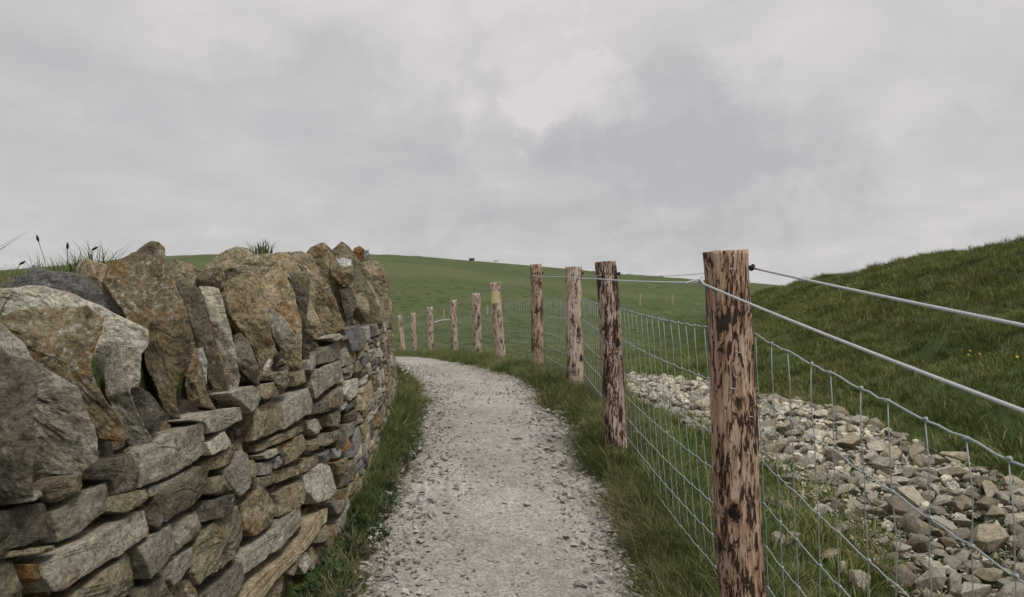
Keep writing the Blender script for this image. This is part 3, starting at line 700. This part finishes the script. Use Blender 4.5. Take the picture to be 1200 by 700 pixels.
for i, (xt, xb, y, zt, zb, r, mi) in enumerate(POSTS):
    rr = random.Random(50+i); near = i in (1, 2, 3)
    ns, nz = (72, 150) if near else (24, 36); z0 = zb-.35; V = []; F = []
    c = Vector(((xt+xb)/2, y, (zt+z0)/2)); ph = rr.random()*9
    for k in range(nz+1):
        f = k/nz; z = z0+(zt-z0)*f; cx = xb+(xt-xb)*(z-zb)/(zt-zb) + .006*math.sin(z*4+ph)
        for a in range(ns):
            an = a*2*math.pi/ns; q = Vector((math.cos(an), math.sin(an), 0))
            d = r*(1+.035*mnoise.noise(q*1.2+Vector((0, ph, z*1.3)))+.05*mnoise.fractal(Vector((q.x*2.2+ph, q.y*2.2, z*5)), 1, 2, 3)) + .0035*mnoise.noise(Vector((q.x*9, q.y*9+ph, z*9)))
            d *= 1.03-.05*f
            zz_ = z + (.010*mnoise.noise(q*2+Vector((ph, 0, 0)))+.006*q.x if k == nz else 0)
            V.append((cx+q.x*d-c.x, q.y*d, zz_-c.z))
    for k in range(nz):
        for a in range(ns): b = (a+1) % ns; F.append((k*ns+a, k*ns+b, (k+1)*ns+b, (k+1)*ns+a))
    V.append((xt-c.x, 0, zt-c.z+.004)); ci = len(V)-1
    for a in range(ns): F.append((nz*ns+a, nz*ns+(a+1) % ns, ci))
    po = mesh('post', V, F, P_mats[mi], fence, c-fo, smooth=True)
    lab = {0: 'post beside the camera', 1: 'largest weathered post with peeling bark in the foreground', 2: 'post with long black bark patch down its left side', 4: 'post that stands taller than its neighbours', 5: 'leaning post with a faded yellow plate near its top'}.get(i)
    if lab: po['label'] = lab
    def sub(name, V, F, m, loc):
        return mesh(name, V, F, m, po, Vector(loc)-c)
    if i in (0, 1, 2, 3, 4):                # insulator screwed into the field side, fence staples
        V, F = cat([tube([Vector((0, 0, 0)), Vector((.022, -.004, 0)), Vector((.03, -.006, 0))], .009, 8, [.006, .011, .006]), tube([Vector((.014, -.004, -.012)), Vector((.024, -.006, .012))], .006, 8)])
        sub('insulator', V, F, dark_m, (xt+r*.95, y-.02, (1.616, 1.616, 1.68, 1.77, 1.86)[i] if i else 1.31))
        for k in range(6 if i < 3 else 3):
            an = -math.pi/2+rr.uniform(-1.1, 1.1); z = zt-.06-k*.13-rr.uniform(0, .06); cxx = xb+(xt-xb)*(z-zb)/(zt-zb)
            p = Vector((math.cos(an), math.sin(an), 0)); s = p.cross(Vector((0, 0, 1)))
            V, F = tube([-s*.008-p*.004, -s*.007+p*.005, s*.007+p*.005+Vector((0, 0, .003)), s*.008-p*.004], .0016, 4)
            sub('staple', V, F, rope_m, (cxx+p.x*r, y+p.y*r, z))
    if i == 5:
        V, F = [], []; n_ = 7
        for a in range(n_):
            an = -math.pi/2-.75+1.5*a/(n_-1)
            for z in (-.11, .11):
                for rr_ in (r+.004, r+.010): V.append((math.cos(an)*rr_, math.sin(an)*rr_, z+.01*math.sin(an*3)))
        for a in range(n_-1):
            b = a*4; F += [(b, b+4, b+6, b+2), (b+1, b+3, b+7, b+5), (b, b+1, b+5, b+4), (b+2, b+6, b+7, b+3)]
        F += [(0, 2, 3, 1), ((n_-1)*4, (n_-1)*4+1, (n_-1)*4+3, (n_-1)*4+2)]
        sub('plate', V, F, plate_m, (-.285, 13.4, zt-.26))
# netting: eight line wires and upright stays on the field side of the posts
def post_x(i, z): xt, xb, y, zt, zb = POSTS[i][:5]; return xb+(xt-xb)*(z-zb)/(zt-zb)
levels = []
for i, p in enumerate(POSTS):
    if i == 0: levels.append([1.368-.335+v for v in (0, -.232, -.474, -.638, -.80, -.955, -1.1)])
    elif i == 1: levels.append([1.368, 1.136, .894, .73, .566, .41, .26])
    else: levels.append([p[4]+v for v in (1.07, .84, .60, .43, .27, .12, .0)])
ny_ = np.array([p[2] for p in POSTS])
def net_pt(li, y):
    y = float(y); i = int(np.clip(np.searchsorted(ny_, y)-1, 0, len(POSTS)-2)); f = (y-ny_[i])/(ny_[i+1]-ny_[i])
    z = levels[i][li]*(1-f)+levels[i+1][li]*f - .018*4*f*(1-f) - .008*li*math.sin(f*math.pi)*.5
    xa = post_x(i, levels[i][li])+POSTS[i][5]+.006; xb_ = post_x(i+1, levels[i+1][li])+POSTS[i+1][5]+.006
    return Vector((xa*(1-f)+xb_*f, y, z))
stay_y = list(np.arange(.34, 13.3, .15))+list(np.arange(13.45, 27, .22))
stay_y = [y+random.uniform(-.012, .012) for y in stay_y]
knots = []
sheer = [ .035*math.sin(y*1.9)+(.09 if 3.0 < y < 5.3 else .0) for y in stay_y]
for li in range(7):
    pts = [net_pt(li, y+sheer[j]*(-li/6+.3)) for j, y in enumerate(stay_y)]
    dense = []
    for j, p in enumerate(pts[:-1]):
        q = pts[j+1]; dense.append(p+Vector((0, 0, .004 if j % 2 else -.003)))
        if p.y < 9: dense += [p.lerp(q, .33)+Vector((0, 0, -.004+.003*random.random())), p.lerp(q, .66)+Vector((0, 0, .003*random.random()))]
        if p.y < 13: knots.append((p, q))
    V, F = tube(dense, .0024 if li else .0031, 5); mesh('line_wire', [tuple(Vector(v)-fo) for v in V], F, wire_m, fence, (0, 0, 0), smooth=True)
for j, y in enumerate(stay_y):
    pts = []
    for li in range(7):
        p = net_pt(li, y+sheer[j]*(-li/6+.3)); pts.append(p)
        if li < 6 and y < 9:
            q = net_pt(li+1, y+sheer[j]*(-(li+1)/6+.3)); pts.append(p.lerp(q, .5)+Vector((random.uniform(-.004, .004), random.uniform(-.012, .012), 0)))
    c = pts[0]; V, F = tube([p-c for p in pts], .0018, 4); mesh('stay_wire', V, F, wire_m, fence, c-fo, smooth=True)
kk = []
for p, q in knots:
    d = (q-p).normalized()*.011; kk.append(tube([p-d, p-d*.5+Vector((0, 0, .003)), p+d*.3, p+d+Vector((0, 0, -.002))], .004, 5, [.002, .0052, .0052, .002]))
V, F = cat(kk); kn = mesh('hinge_knots', [tuple(Vector(v)-fo) for v in V], F, wire_m, fence, (0, 0, 0), smooth=True); kn['kind'] = 'stuff'
def strand(name, P, r, sag, m, sides=6, label=None):
    pts = []
    for a, b in zip(P, P[1:]):
        for k in range(14):
            f = k/14; p = Vector(a).lerp(Vector(b), f); p.z -= sag*4*f*(1-f); pts.append(p)
    pts.append(Vector(P[-1])); V, F = tube(pts, r, sides)
    o = mesh(name, [tuple(Vector(v)-fo) for v in V], F, m, fence, (0, 0, 0), smooth=True)
    if label: o['label'] = label
strand('rope', [(.94, .25, 1.12), (.900, 1.35, 1.302), (.705, 2.86, 1.558), (.600, 5.52, 1.643), (.60, 8.11, 1.73), (.27, 10.74, 1.82)], .0043, .006, rope_m, 8, 'thick white rope across the front of the posts')
strand('top_wire', [(1.07, .3, 1.315), (1.0, 1.5, 1.447), (.905, 2.88, 1.614)], .0042, .002, rope_m, 8)
strand('top_wire', [(.905, 2.88, 1.614), (.78, 5.56, 1.675), (.76, 8.2, 1.77), (.44, 10.8, 1.86), (-.2, 13.4, 1.66)], .0016, .02, wire_m, 4)
strand('top_wire', [(.27, 10.74, 1.82), (-.33, 13.3, 1.63), (-.8, 15.9, 1.50), (-1.48, 18.6, 1.36), (-2.3, 21.2, 1.16), (-3.13, 23.9, .96), (-3.98, 26.9, .82)], .004, .03, rope_m, 5)
# frayed end of the rope tied by the nearest post
V, F = cat([tube([Vector((.705, 2.86, 1.558)), Vector((.68, 2.86, 1.568)), Vector((.655, 2.86, 1.560)), Vector((.648, 2.86, 1.545))], .004, 6), tube([Vector((.712, 2.84, 1.545)), Vector((.700, 2.85, 1.572)), Vector((.715, 2.9, 1.578))], .006, 6)])
mesh('rope_knot', [tuple(Vector(v)-fo) for v in V], F, rope_m, fence, (0, 0, 0), smooth=True)

# ------------------------------------------------------------------ rubble beyond the fence
lo_e = tab([1.6, 3.3, 3.8, 4.7, 5.6, 7.2, 9.2, 12.2], [1.95, 1.9, 1.9, 2.05, 2.02, 1.8, 1.52, 1.7], .25)
up_e = tab([1.6, 3.5, 5, 6.5, 8.4, 10.8, 12.4], [3.3, 3.35, 3.4, 3.45, 3.4, 2.8, 2.3], .3)
def rock_shape(seed):
    r = random.Random(seed); V, F = hull_shape(seed+500, r.choice([9, 11, 13, 16]), (1, r.uniform(.6, .95), r.uniform(.4, .75)))
    bm = bmesh.new(); vs = [bm.verts.new(v) for v in V]
    for f in F: bm.faces.new([vs[a] for a in f])
    bmesh.ops.dissolve_limit(bm, angle_limit=.42, verts=bm.verts, edges=bm.edges)
    bmesh.ops.bevel(bm, geom=list(bm.edges), offset=.009, segments=1, affect='EDGES')
    bmesh.ops.triangulate(bm, faces=bm.faces); bmesh.ops.recalc_face_normals(bm, faces=bm.faces)
    bm.verts.index_update(); V = np.array([v.co[:] for v in bm.verts]); F = np.array([[v.index for v in f.verts] for f in bm.faces]); bm.free(); return V, F
RS = [rock_shape(s) for s in range(26)]
rocks = []
i = 0; tries = 0
while len(rocks) < 1500 and tries < 20000:
    tries += 1; y = 1.7+10.8*random.random()**1.25; l, u = float(lo_e(y)), float(up_e(y)); x = random.uniform(l-.15, u+.1)
    g = (x-l)/(u-l); dens = min(1, max(.05, (x-l+.1)/.35))*min(1, max(.05, (u+.05-x)/.2))
    if random.random() > dens*(.35+1.0*(float(vnoise(x*1.2, y*1.2, 41))+.5)): continue
    s = random.uniform(.06, .14) if random.random() < (.76 if y > 5.5 else .7) else random.uniform(.13, .25)
    if y > 8: s *= .9
    ok = True
    for (x2, y2, s2) in rocks:
        dd = (x-x2)**2+(y-y2)**2
        if dd < (.27*(s+s2))**2: ok = False; break
    if ok or random.random() < .05: rocks.append((x, y, s))
# stray rocks in the grass between the netting and the heap
for px, py, s in [(905,590,.13),(920,592,.12),(940,585,.10),(962,598,.11),(930,562,.17),(912,640,.12),(925,634,.13),(960,512,.16),(985,562,.12),(1002,610,.12),(1015,600,.1),(900,690,.1),(780,509,.10),(745,512,.08),(975,655,.14),(985,672,.12),(1060,685,.17),(1010,690,.15)]:
    p = hit(px, py+4); rocks.append((p.x, p.y, s))
meshes = []
for k, (V, F) in enumerate(RS):
    for m_ in (rubble_m, rubble_b):
        me_o = mesh('rubble_rock', V, F, m_, attrs={'tint': random.random()}); meshes.append(me_o.data); bpy.data.objects.remove(me_o)
rocks.sort(key=lambda r: -r[2]/r[1] if (r[0]/r[1]) < .69 else 0)
sv_, sf_, st_ = [], [], []; o_ = 0; RK = []
for k, (x, y, s) in enumerate(rocks):
    z = float(terrain(x, y)) + s*.16 + max(0, float(vnoise(x*1.1, y*1.1, 44))+.25)*.13*(1 if y < 11 else .4)
    a, b, c = random.random()*6.3, random.gauss(0, .35), random.gauss(0, .35)
    if k < 297:
        me_ = meshes[(k*7) % 52 if random.random() < .8 else random.randrange(0, 52, 2)]
        o = bpy.data.objects.new('rubble_rock', me_); C.objects.link(o); o.location = (x, y, z); o.rotation_euler = (b, c, a); o.scale = (s*1.12,)*3
        RK.append((o, x, y, s, z)); tag(o, 'pale angular broken rock in the rubble strip beyond the wire netting', 'rock', 'broken rocks heaped beyond the wire fence')
    else:
        V, F = RS[k % 26]; M = rotm(a, b, c)*s*1.1; sv_.append(V@M.T+[x, y, z]); sf_.append(F+o_); o_ += len(V); st_.append(np.full(len(V), random.random()))
vis = [r for r in RK if (EYE-r[4])/r[2]*FP < 335 and 600+FP*r[1]/r[2] < 1185]
def own(r, lab):
    r[0]['label'] = lab; vis.remove(r)
own(min(vis, key=lambda r: r[2]), 'rubble rock nearest the camera, low in the frame beyond the netting')
own(max(vis, key=lambda r: r[2]), 'farthest rock of the rubble strip, where it narrows behind the post with black bark')
own(max(vis, key=lambda r: r[1]/r[2]), 'rubble rock closest to the right edge of the picture')
own(min(vis, key=lambda r: r[1]-float(lo_e(r[2]))), 'rock lying alone in the grass, farthest from the heap towards the netting')
own(max(vis, key=lambda r: r[3]/r[2]), 'largest looking block of all the rubble rocks in view')
own(min([r for r in vis if 885 < 600+FP*r[1]/r[2]], key=lambda r: r[1]/r[2]), 'rock just right of the foreground post, next to its edge')
for k in range(12000):                          # small chips between the rocks
    y = 1.8+10.4*random.random(); x = random.uniform(float(lo_e(y))-.1, float(up_e(y))+.05); s = random.uniform(.025, .07)
    V, F = shapes[k % 12]; M = rotm(random.random()*6, random.gauss(0, .4), random.gauss(0, .4))*s
    z = float(terrain(x, y))+max(0, float(vnoise(x*1.1, y*1.1, 44))+.25)*.07+.01
    sv_.append(V@M.T+[x, y, z]); sf_.append(F+o_); o_ += len(V); st_.append(np.full(len(V), random.random()))
tag(mesh('small_rubble', np.concatenate(sv_), np.concatenate(sf_), rubble_m, attrs={'tint': np.concatenate(st_)}), 'small stone chips filling the rubble strip beyond the netting', 'rubble', kind='stuff')

# ------------------------------------------------------------------ grass
def clump(name, n, rad, h, wd, lean, mat, seed, leaf=False):
    r = random.Random(seed); V, F, TP, TN = [], [], [], []
    for i in range(n):
        a = r.random()*6.283; d = rad*math.sqrt(r.random()); bx, by = math.cos(a)*d, math.sin(a)*d
        hh = h*r.uniform(.45, 1.1); da = a+r.gauss(0, .9); ln = lean*r.uniform(.2, 1.3)*hh; w_ = wd*r.uniform(.7, 1.3); tn = r.random()
        dx, dy = math.cos(da), math.sin(da); sx, sy = -dy, dx; b = len(V); seg = 3
        for k in range(seg+1):
            f = k/seg; ww = w_*((1-f)**.7 if not leaf else math.sin(math.pi*(.12+.86*f))*1.0); px = bx+dx*ln*f*f; py = by+dy*ln*f*f; pz = hh*(f-.25*lean*f*f)
            V.append((px-sx*ww, py-sy*ww, pz)); V.append((px+sx*ww, py+sy*ww, pz)); TP += [f, f]; TN += [tn, tn]
            if k: F.append((b+2*k-2, b+2*k-1, b+2*k+1, b+2*k))
    o = mesh(name, V, F, mat, attrs={'tip': TP, 'tint': TN}); C.objects.unlink(o); return o
def coll(name, obs):
    c = bpy.data.collections.new(name)
    for o in obs: c.objects.link(o)
    return c
turf = coll('turf_clumps', [clump('turf_clump', 80, .13, .085, .0024, .9, G_turf, s) for s in range(5)])
longc = coll('long_clumps', [clump('long_clump', 75, .10, .24, .0028, 1.0, G_long, 20+s) for s in range(5)])
dryc = coll('dry_clumps', [clump('dry_clump', 60, .09, .17, .0024, 1.1, G_dry, 40+s) for s in range(3)])
leafc = coll('leafy_clumps', [clump('leafy_clump', 26, .10, .15, .013, 1.1, G_leaf, 60+s, True) for s in range(4)])
def scatter_tree(c):
    ng = bpy.data.node_groups.new('scatter', 'GeometryNodeTree')
    ng.interface.new_socket('Geometry', in_out='INPUT', socket_type='NodeSocketGeometry'); ng.interface.new_socket('Geometry', in_out='OUTPUT', socket_type='NodeSocketGeometry')
    gi = ng.nodes.new('NodeGroupInput'); go = ng.nodes.new('NodeGroupOutput'); ip = ng.nodes.new('GeometryNodeInstanceOnPoints')
    ci = ng.nodes.new('GeometryNodeCollectionInfo'); ci.inputs['Collection'].default_value = c; ci.inputs['Separate Children'].default_value = True; ci.inputs['Reset Children'].default_value = True
    def na(n, t): a = ng.nodes.new('GeometryNodeInputNamedAttribute'); a.data_type = t; a.inputs['Name'].default_value = n; return a.outputs['Attribute']
    l = ng.links.new; l(gi.outputs[0], ip.inputs['Points']); l(ci.outputs[0], ip.inputs['Instance']); ip.inputs['Pick Instance'].default_value = True
    l(na('pick', 'INT'), ip.inputs['Instance Index']); l(na('rot', 'FLOAT_VECTOR'), ip.inputs['Rotation']); l(na('scl', 'FLOAT_VECTOR'), ip.inputs['Scale'])
    l(ip.outputs[0], go.inputs[0]); return ng
def scatter(name, c, P, S, label, cat_, tilt=.12):
    P = np.asarray(P, float); S = np.asarray(S, float); n = len(P); me = bpy.data.meshes.new(name); me.vertices.add(n); me.vertices.foreach_set('co', P.ravel())
    a = me.attributes.new('rot', 'FLOAT_VECTOR', 'POINT'); a.data.foreach_set('vector', np.stack([rng.normal(0, tilt, n), rng.normal(0, tilt, n), rng.random(n)*6.28], -1).ravel())
    if S.ndim == 1: S = np.stack([S, S, S], -1)
    a = me.attributes.new('scl', 'FLOAT_VECTOR', 'POINT'); a.data.foreach_set('vector', S.ravel())
    a = me.attributes.new('pick', 'INT', 'POINT'); a.data.foreach_set('value', rng.integers(0, len(c.objects), n).astype(np.int32))
    o = bpy.data.objects.new(name, me); C.objects.link(o); md = o.modifiers.new('scatter', 'NODES'); md.node_group = scatter_tree(c)
    tag(o, label, cat_, kind='stuff'); return o
def rnd(n, a, b): return rng.uniform(a, b, n)
def pts(x, y, dz=-.01): return np.stack([x, y, terrain(x, y)+dz], -1)
def in_rubble(x, y): return (y < 12.3) & (x > lo_e(y)+.05) & (x < up_e(y)-.02)
# field and bank
n = 26000; y = .3+31*rng.random(n)**.85; x = xfen(y)+.12+(15-xfen(y))*rng.random(n)
k = (~in_rubble(x, y) | (rng.random(n) < .05)) & (x < y*.9+2.5); x, y = x[k], y[k]
scatter('field_grass', turf, pts(x, y), rnd(len(x), .8, 1.5)*(1+y*.012), 'short green turf covering the bank and field beyond the fence', 'grass', .2)
n = 6500; y = .5+30*rng.random(n)**.85; x = xfen(y)+.15+(14-xfen(y))*rng.random(n)
k = (~in_rubble(x, y)) & (x < y*.9+2.5) & ((vnoise(x*.8, y*.8, 51) > -.02) | (np.abs(x-foot(y)-.35) < .45)); x, y = x[k], y[k]
scatter('bank_tussocks', longc, pts(x, y), rnd(len(x), .45, .95), 'longer tussocks of dark grass on the bank right of the fence', 'grass', .3)
n = 3600; y = 3+20*rng.random(n); x = foot(y)-.2+6*rng.random(n); k = (vnoise(x*.45+9, y*.35, 52)+.5*vnoise(x*2, y*2, 53) > .10) & (x < y*.9+2.5); x, y = x[k], y[k]
x2 = rnd(250, 0, 1); y2 = rnd(250, 9, 13.5); x2 = lo_e(np.minimum(y2, 12))-.1+x2*1.2
scatter('dry_bank_grass', dryc, pts(np.concatenate([x, x2]), np.concatenate([y, y2])), rnd(len(x)+250, .3, .62), 'straw coloured dry grass patches on the bank', 'grass', .3)
# verge by the fence
n = 7500; y = .3+26*rng.random(n)**1.25; wv_ = vnoise(y*2.1, y*0+3, 21)*.15; a = pr_(y)+.01+wv_*1.0+vnoise(y*5, y*0+9, 27)*.12; b = xfen(y)+.45
x = a+(b-a)*rng.random(n)
scatter('verge_grass', longc, pts(x, y), rnd(n, .34, .86)*(.6+.35*np.clip((x-a)/.15, 0, 1)), 'long tufted grass verge between the path and the fence posts', 'grass', .3)
n = 5200; y = .3+28*rng.random(n)**1.2; x = pr_(y)-.02+vnoise(y*2.1, y*0+3, 21)*.1+(xfen(y)+.5-pr_(y))*rng.random(n)
scatter('verge_turf', turf, pts(x, y), rnd(n, .5, 1.1), 'low green grass along the right edge of the path', 'grass')
sp = [(1.7, 20), (3.3, 70), (4.4, 100), (3.9, 40), (4.9, 60), (6.2, 40), (7.4, 90), (9.7, 90), (11.8, 60), (14, 60)]
x, y = [], []
for yy, m_ in sp:
    for _ in range(m_): q_ = yy+random.gauss(0, .16); y.append(q_); x.append(float(pr_(q_)+.62*(xfen(q_)-pr_(q_))+random.gauss(0, .07)))
scatter('dry_verge_grass', dryc, pts(np.array(x), np.array(y)), rnd(len(x), .45, .9), 'tufts of straw coloured dry grass on the fence verge', 'grass', .35)
x, y = [], []
for q in range(26):
    yy = random.uniform(2.6, 15); cx = float(pr_(yy))+random.uniform(-.04, .12); m_ = random.randint(10, 30)
    for _ in range(m_): y.append(yy+random.gauss(0, .09)); x.append(cx+random.gauss(0, .05))
scatter('creeping_verge_grass', longc, pts(np.array(x), np.array(y)), rnd(len(x), .35, .95), 'ragged tufts of grass leaning over the right edge of the path', 'grass', .5)
# strip at the foot of the wall
n = 2500; y = 3.2+12*rng.random(n)**1.2; a = xwall(y)+.0; b = pl_(y)-.07+.10*np.clip((y-5)/2,0,1)+vnoise(y*2.0, y*0, 61)*.14; x = a+(b-a)*rng.random(n)
k = ((y > 4.2) | (rng.random(n) < .6)) & (vnoise(x*3, y*3, 71) > -.22); x, y = x[k], y[k]
scatter('wall_foot_grass', longc, pts(x, y), rnd(len(x), .25, .75)*(1.05-.35*(x-xwall(y))/.3)*(.5+.5*np.clip((y-4)/2, 0, 1)), 'dark long grass growing along the foot of the stone wall', 'grass', .35)
n = 1300; y = 3.2+10*rng.random(n)**1.2; a = xwall(y)+.02; b = pl_(y)-.08+.10*np.clip((y-5)/2,0,1)+vnoise(y*2.0, y*0, 61)*.14; x = a+(b-a)*rng.random(n)
scatter('wall_foot_weeds', leafc, pts(x, y), rnd(n, .22, .6), 'leafy green weeds among the grass at the foot of the wall', 'weeds', .4)
y = np.concatenate([rnd(50, 3.4, 4.3), rnd(25, 5.0, 5.6)]); x = xwall(y)+.1+rnd(75, 0, .2)
scatter('wall_foot_dry_grass', dryc, pts(x, y), rnd(75, .4, .8), 'yellowing dry grass tufts at the foot of the wall', 'grass', .4)
# behind the wall
n = 3400; y = .2+10*rng.random(n); x = xwall(y)-.52-2.8*rng.random(n)**1.2
k = (x/y < -.72) | (y > 3.75); x, y = x[k], y[k]
scatter('hilltop_grass', longc, pts(x, y, 0), rnd(len(x), .6, 1.1), 'long wispy grass growing behind the top of the wall', 'grass', .2)
n = 4000; y = .2+29*rng.random(n); x = xwall(np.minimum(y, 22))-.6-14*rng.random(n)
scatter('plateau_turf', turf, pts(x, y, 0), rnd(n, .9, 1.8), 'turf on the high ground behind the wall', 'grass', .2)
# far field
n = 9000; y = 28+50*rng.random(n)**1.8; x = (rng.random(n)*1.5-.72)*y
S = rnd(n, 1.2, 2.0)
scatter('far_field_grass', turf, pts(x, y), np.stack([S*1.2, S*1.2, S*.6], -1), 'smooth green pasture rising towards the distant hill', 'grass', .1)

# tufts, seed heads and flowers that can be picked out
def tuft_thing(loc, s, label, n=60, h=.24, mat=G_long, seed=0, rad=.08):
    o = clump('grass_tuft', n, rad*s, h*s, .0026, .7, mat, 300+seed); C.objects.link(o); o.location = loc; tag(o, label, 'grass')
def at(px, py, d): return Vector(((px-600)/FP*d, d, EYE+(350-py)/FP*d))
tuft_thing(at(306, 297, 3.8), 1.0, 'small green grass tuft sprouting on top of the wall', 70, .085, seed=1, rad=.055)
tuft_thing(at(112, 326, 3.75), 1.0, 'dense dark grass tuft left of the tall ochre coping stone', 130, .21, seed=2, rad=.12)
tuft_thing(at(78, 326, 3.7), 1.0, 'yellow-green grass tuft behind the blue-grey coping slab', 120, .15, seed=3, rad=.14)
tuft_thing(at(14, 340, 3.6), 1.0, 'straw tinted grass tuft at the far left behind the wall', 120, .10, G_dry, seed=4, rad=.09)
for px, py, bpx, bpy_, lab in [(45, 283, 56, 318, 'tallest brown seed head rising above the wall at the left'), (79, 292, 78, 322, 'upright dark seed head in the grass tuft behind the slab'), (108, 293, 96, 318, 'drooping dark seed head beside the dense grass tuft'), (23, 310, 12, 330, 'bent seed head low at the left edge')]:
    t = at(px, py, 3.7); b = at(bpx, bpy_+6, 3.7); t0 = empty('plantain', b, lab, 'plant')
    V, F = tube([Vector(), (t-b)*.5+Vector((.004, 0, .004)), t-b], .0014, 5); mesh('stem', V, F, stem_m, t0)
    d = (t-b).normalized() if px not in (108, 23) else Vector((.85, 0, .45)).normalized()
    V, F = tube([t-b-d*.004, t-b+d*.008, t-b+d*.02, t-b+d*.032], .004, 8, [.0015, .0062, .0058, .002]); mesh('seed_head', V, F, seed_m, t0, smooth=True)
def flower_geo(r, n):
    V = [(0, 0, .3*r)]; F = []
    for i in range(n):
        a0, a1, a2 = [2*math.pi*(i+f)/n for f in (.05, .5, .95)]; b = len(V)
        V += [(math.cos(a0)*r*.5, math.sin(a0)*r*.5, .1*r), (math.cos(a1)*r, math.sin(a1)*r, 0), (math.cos(a2)*r*.5, math.sin(a2)*r*.5, .1*r)]; F.append((0, b, b+1, b+2))
    return V, F
for px, py, lab in [(1137, 424, 'yellow flower on the bank, left of its pair'), (1148, 428, 'yellow flower on the bank, right of its pair'), (1192, 434, 'yellow flower at the right edge of the bank'), (1135, 429, 'small yellow flower below the pair on the bank')]:
    p = hit(px, py); e = empty('yellow_flower', p, lab, 'flower')
    V, F = flower_geo(.018, 6); h = mesh('petals', V, F, petal_y, e, (0, 0, .12)); h.rotation_euler = (.7, 0, 0); V, F = tube([Vector((0, 0, -.02)), Vector((.004, 0, .12))], .0015, 4); mesh('stem', V, F, stem_m, e)
Vs, Fs = [], []
for i in range(34):
    y = random.uniform(8.4, 10.2); x = float(xwall(y))+random.uniform(.05, .28); z = float(terrain(x, y))+random.uniform(.12, .26); V, F = flower_geo(random.uniform(.008, .014), 5); o = len(Vs)
    q_ = Vector((random.gauss(0, .5), -1.2, 1)).normalized().to_track_quat('Z', 'Y')
    Vs += [tuple(q_@Vector(v)+Vector((x, y, z))) for v in V]; Fs += [tuple(a+o for a in f) for f in F]
tag(mesh('white_flowers', Vs, Fs, petal_w), 'tiny white flowers in the weeds where the wall curves away', 'flowers', kind='stuff')

# distant stakes and sheep
for px, py, hpx, lab in [(750, 358, 13, 'pale stake far out in the field, left one of two by the bank'), (788, 357, 11, 'pale stake far out in the field, right one of two by the bank'), (520, 377, 15, 'thin pale stake seen between the third and fourth farthest posts'), (571, 370, 12, 'short brown stake seen between the yellow plate post and its left neighbour')]:
    p = hit(px, py, 30); h = hpx*p.y/FP; r = .8*p.y/FP
    V, F = tube([Vector((0, 0, -.1)), Vector((r*.2, 0, h*.5)), Vector((r*.1, 0, h*.92)), Vector((r*.1, 0, h))], r, 7, [r, r*.95, r*.85, r*.4])
    tag(mesh('stake', V, F, stake_m, loc=p), lab, 'stake', 'stakes standing far out in the field')
p1, p2 = hit(508, 379, 30), hit(528, 376, 30)
V, F = tube([Vector((0, 0, .05)), (p2-p1)*.5+Vector((0, 0, .12)), p2-p1+Vector((0, 0, .05))], .03, 5); tag(mesh('white_tape', V, F, rope_m, loc=p1), 'short length of white tape lying by the distant stake', 'tape')
for px, sc_, lab in [(581, .6, 'tiny pale sheep on the skyline of the far hill')]:
    u = (px-600)/FP; ys = np.arange(60, 260, 1.0); el_ = (terrain(u*ys, ys)-EYE)/ys; yb = float(ys[int(np.argmax(el_))]); p = Vector((u*yb, yb, float(terrain(u*yb, yb))))
    parts = [tube([Vector((-.62, 0, .6)), Vector((-.4, 0, .66)), Vector((0, 0, .64)), Vector((.4, 0, .66)), Vector((.58, 0, .6))], .3, 10, [.08, .28, .31, .28, .1]), tube([Vector((.5, 0, .7)), Vector((.72, 0, .62)), Vector((.9, 0, .48))], .1, 8, [.14, .11, .05])]
    parts += [tube([Vector((a, b, .5)), Vector((a, b, -.05))], .045, 6, [.06, .035]) for a in (-.38, .36) for b in (-.14, .14)]
    V, F = cat(parts); V = [tuple(c*sc_ for c in v) for v in V]; tag(mesh('sheep', V, F, wool_m, loc=p, smooth=True), lab, 'sheep')
for px in (553,):
    u = (px-600)/FP; ys = np.arange(60, 260, 1.0); el_ = (terrain(u*ys, ys)-EYE)/ys; yb = float(ys[int(np.argmax(el_))]); p = Vector((u*yb, yb, float(terrain(u*yb, yb))))
    o = clump('shrub', 90, .5, .6, .035, .5, G_leaf, 401, True); C.objects.link(o); o.location = p; tag(o, 'tiny dark shrub on the skyline of the far hill', 'shrub')
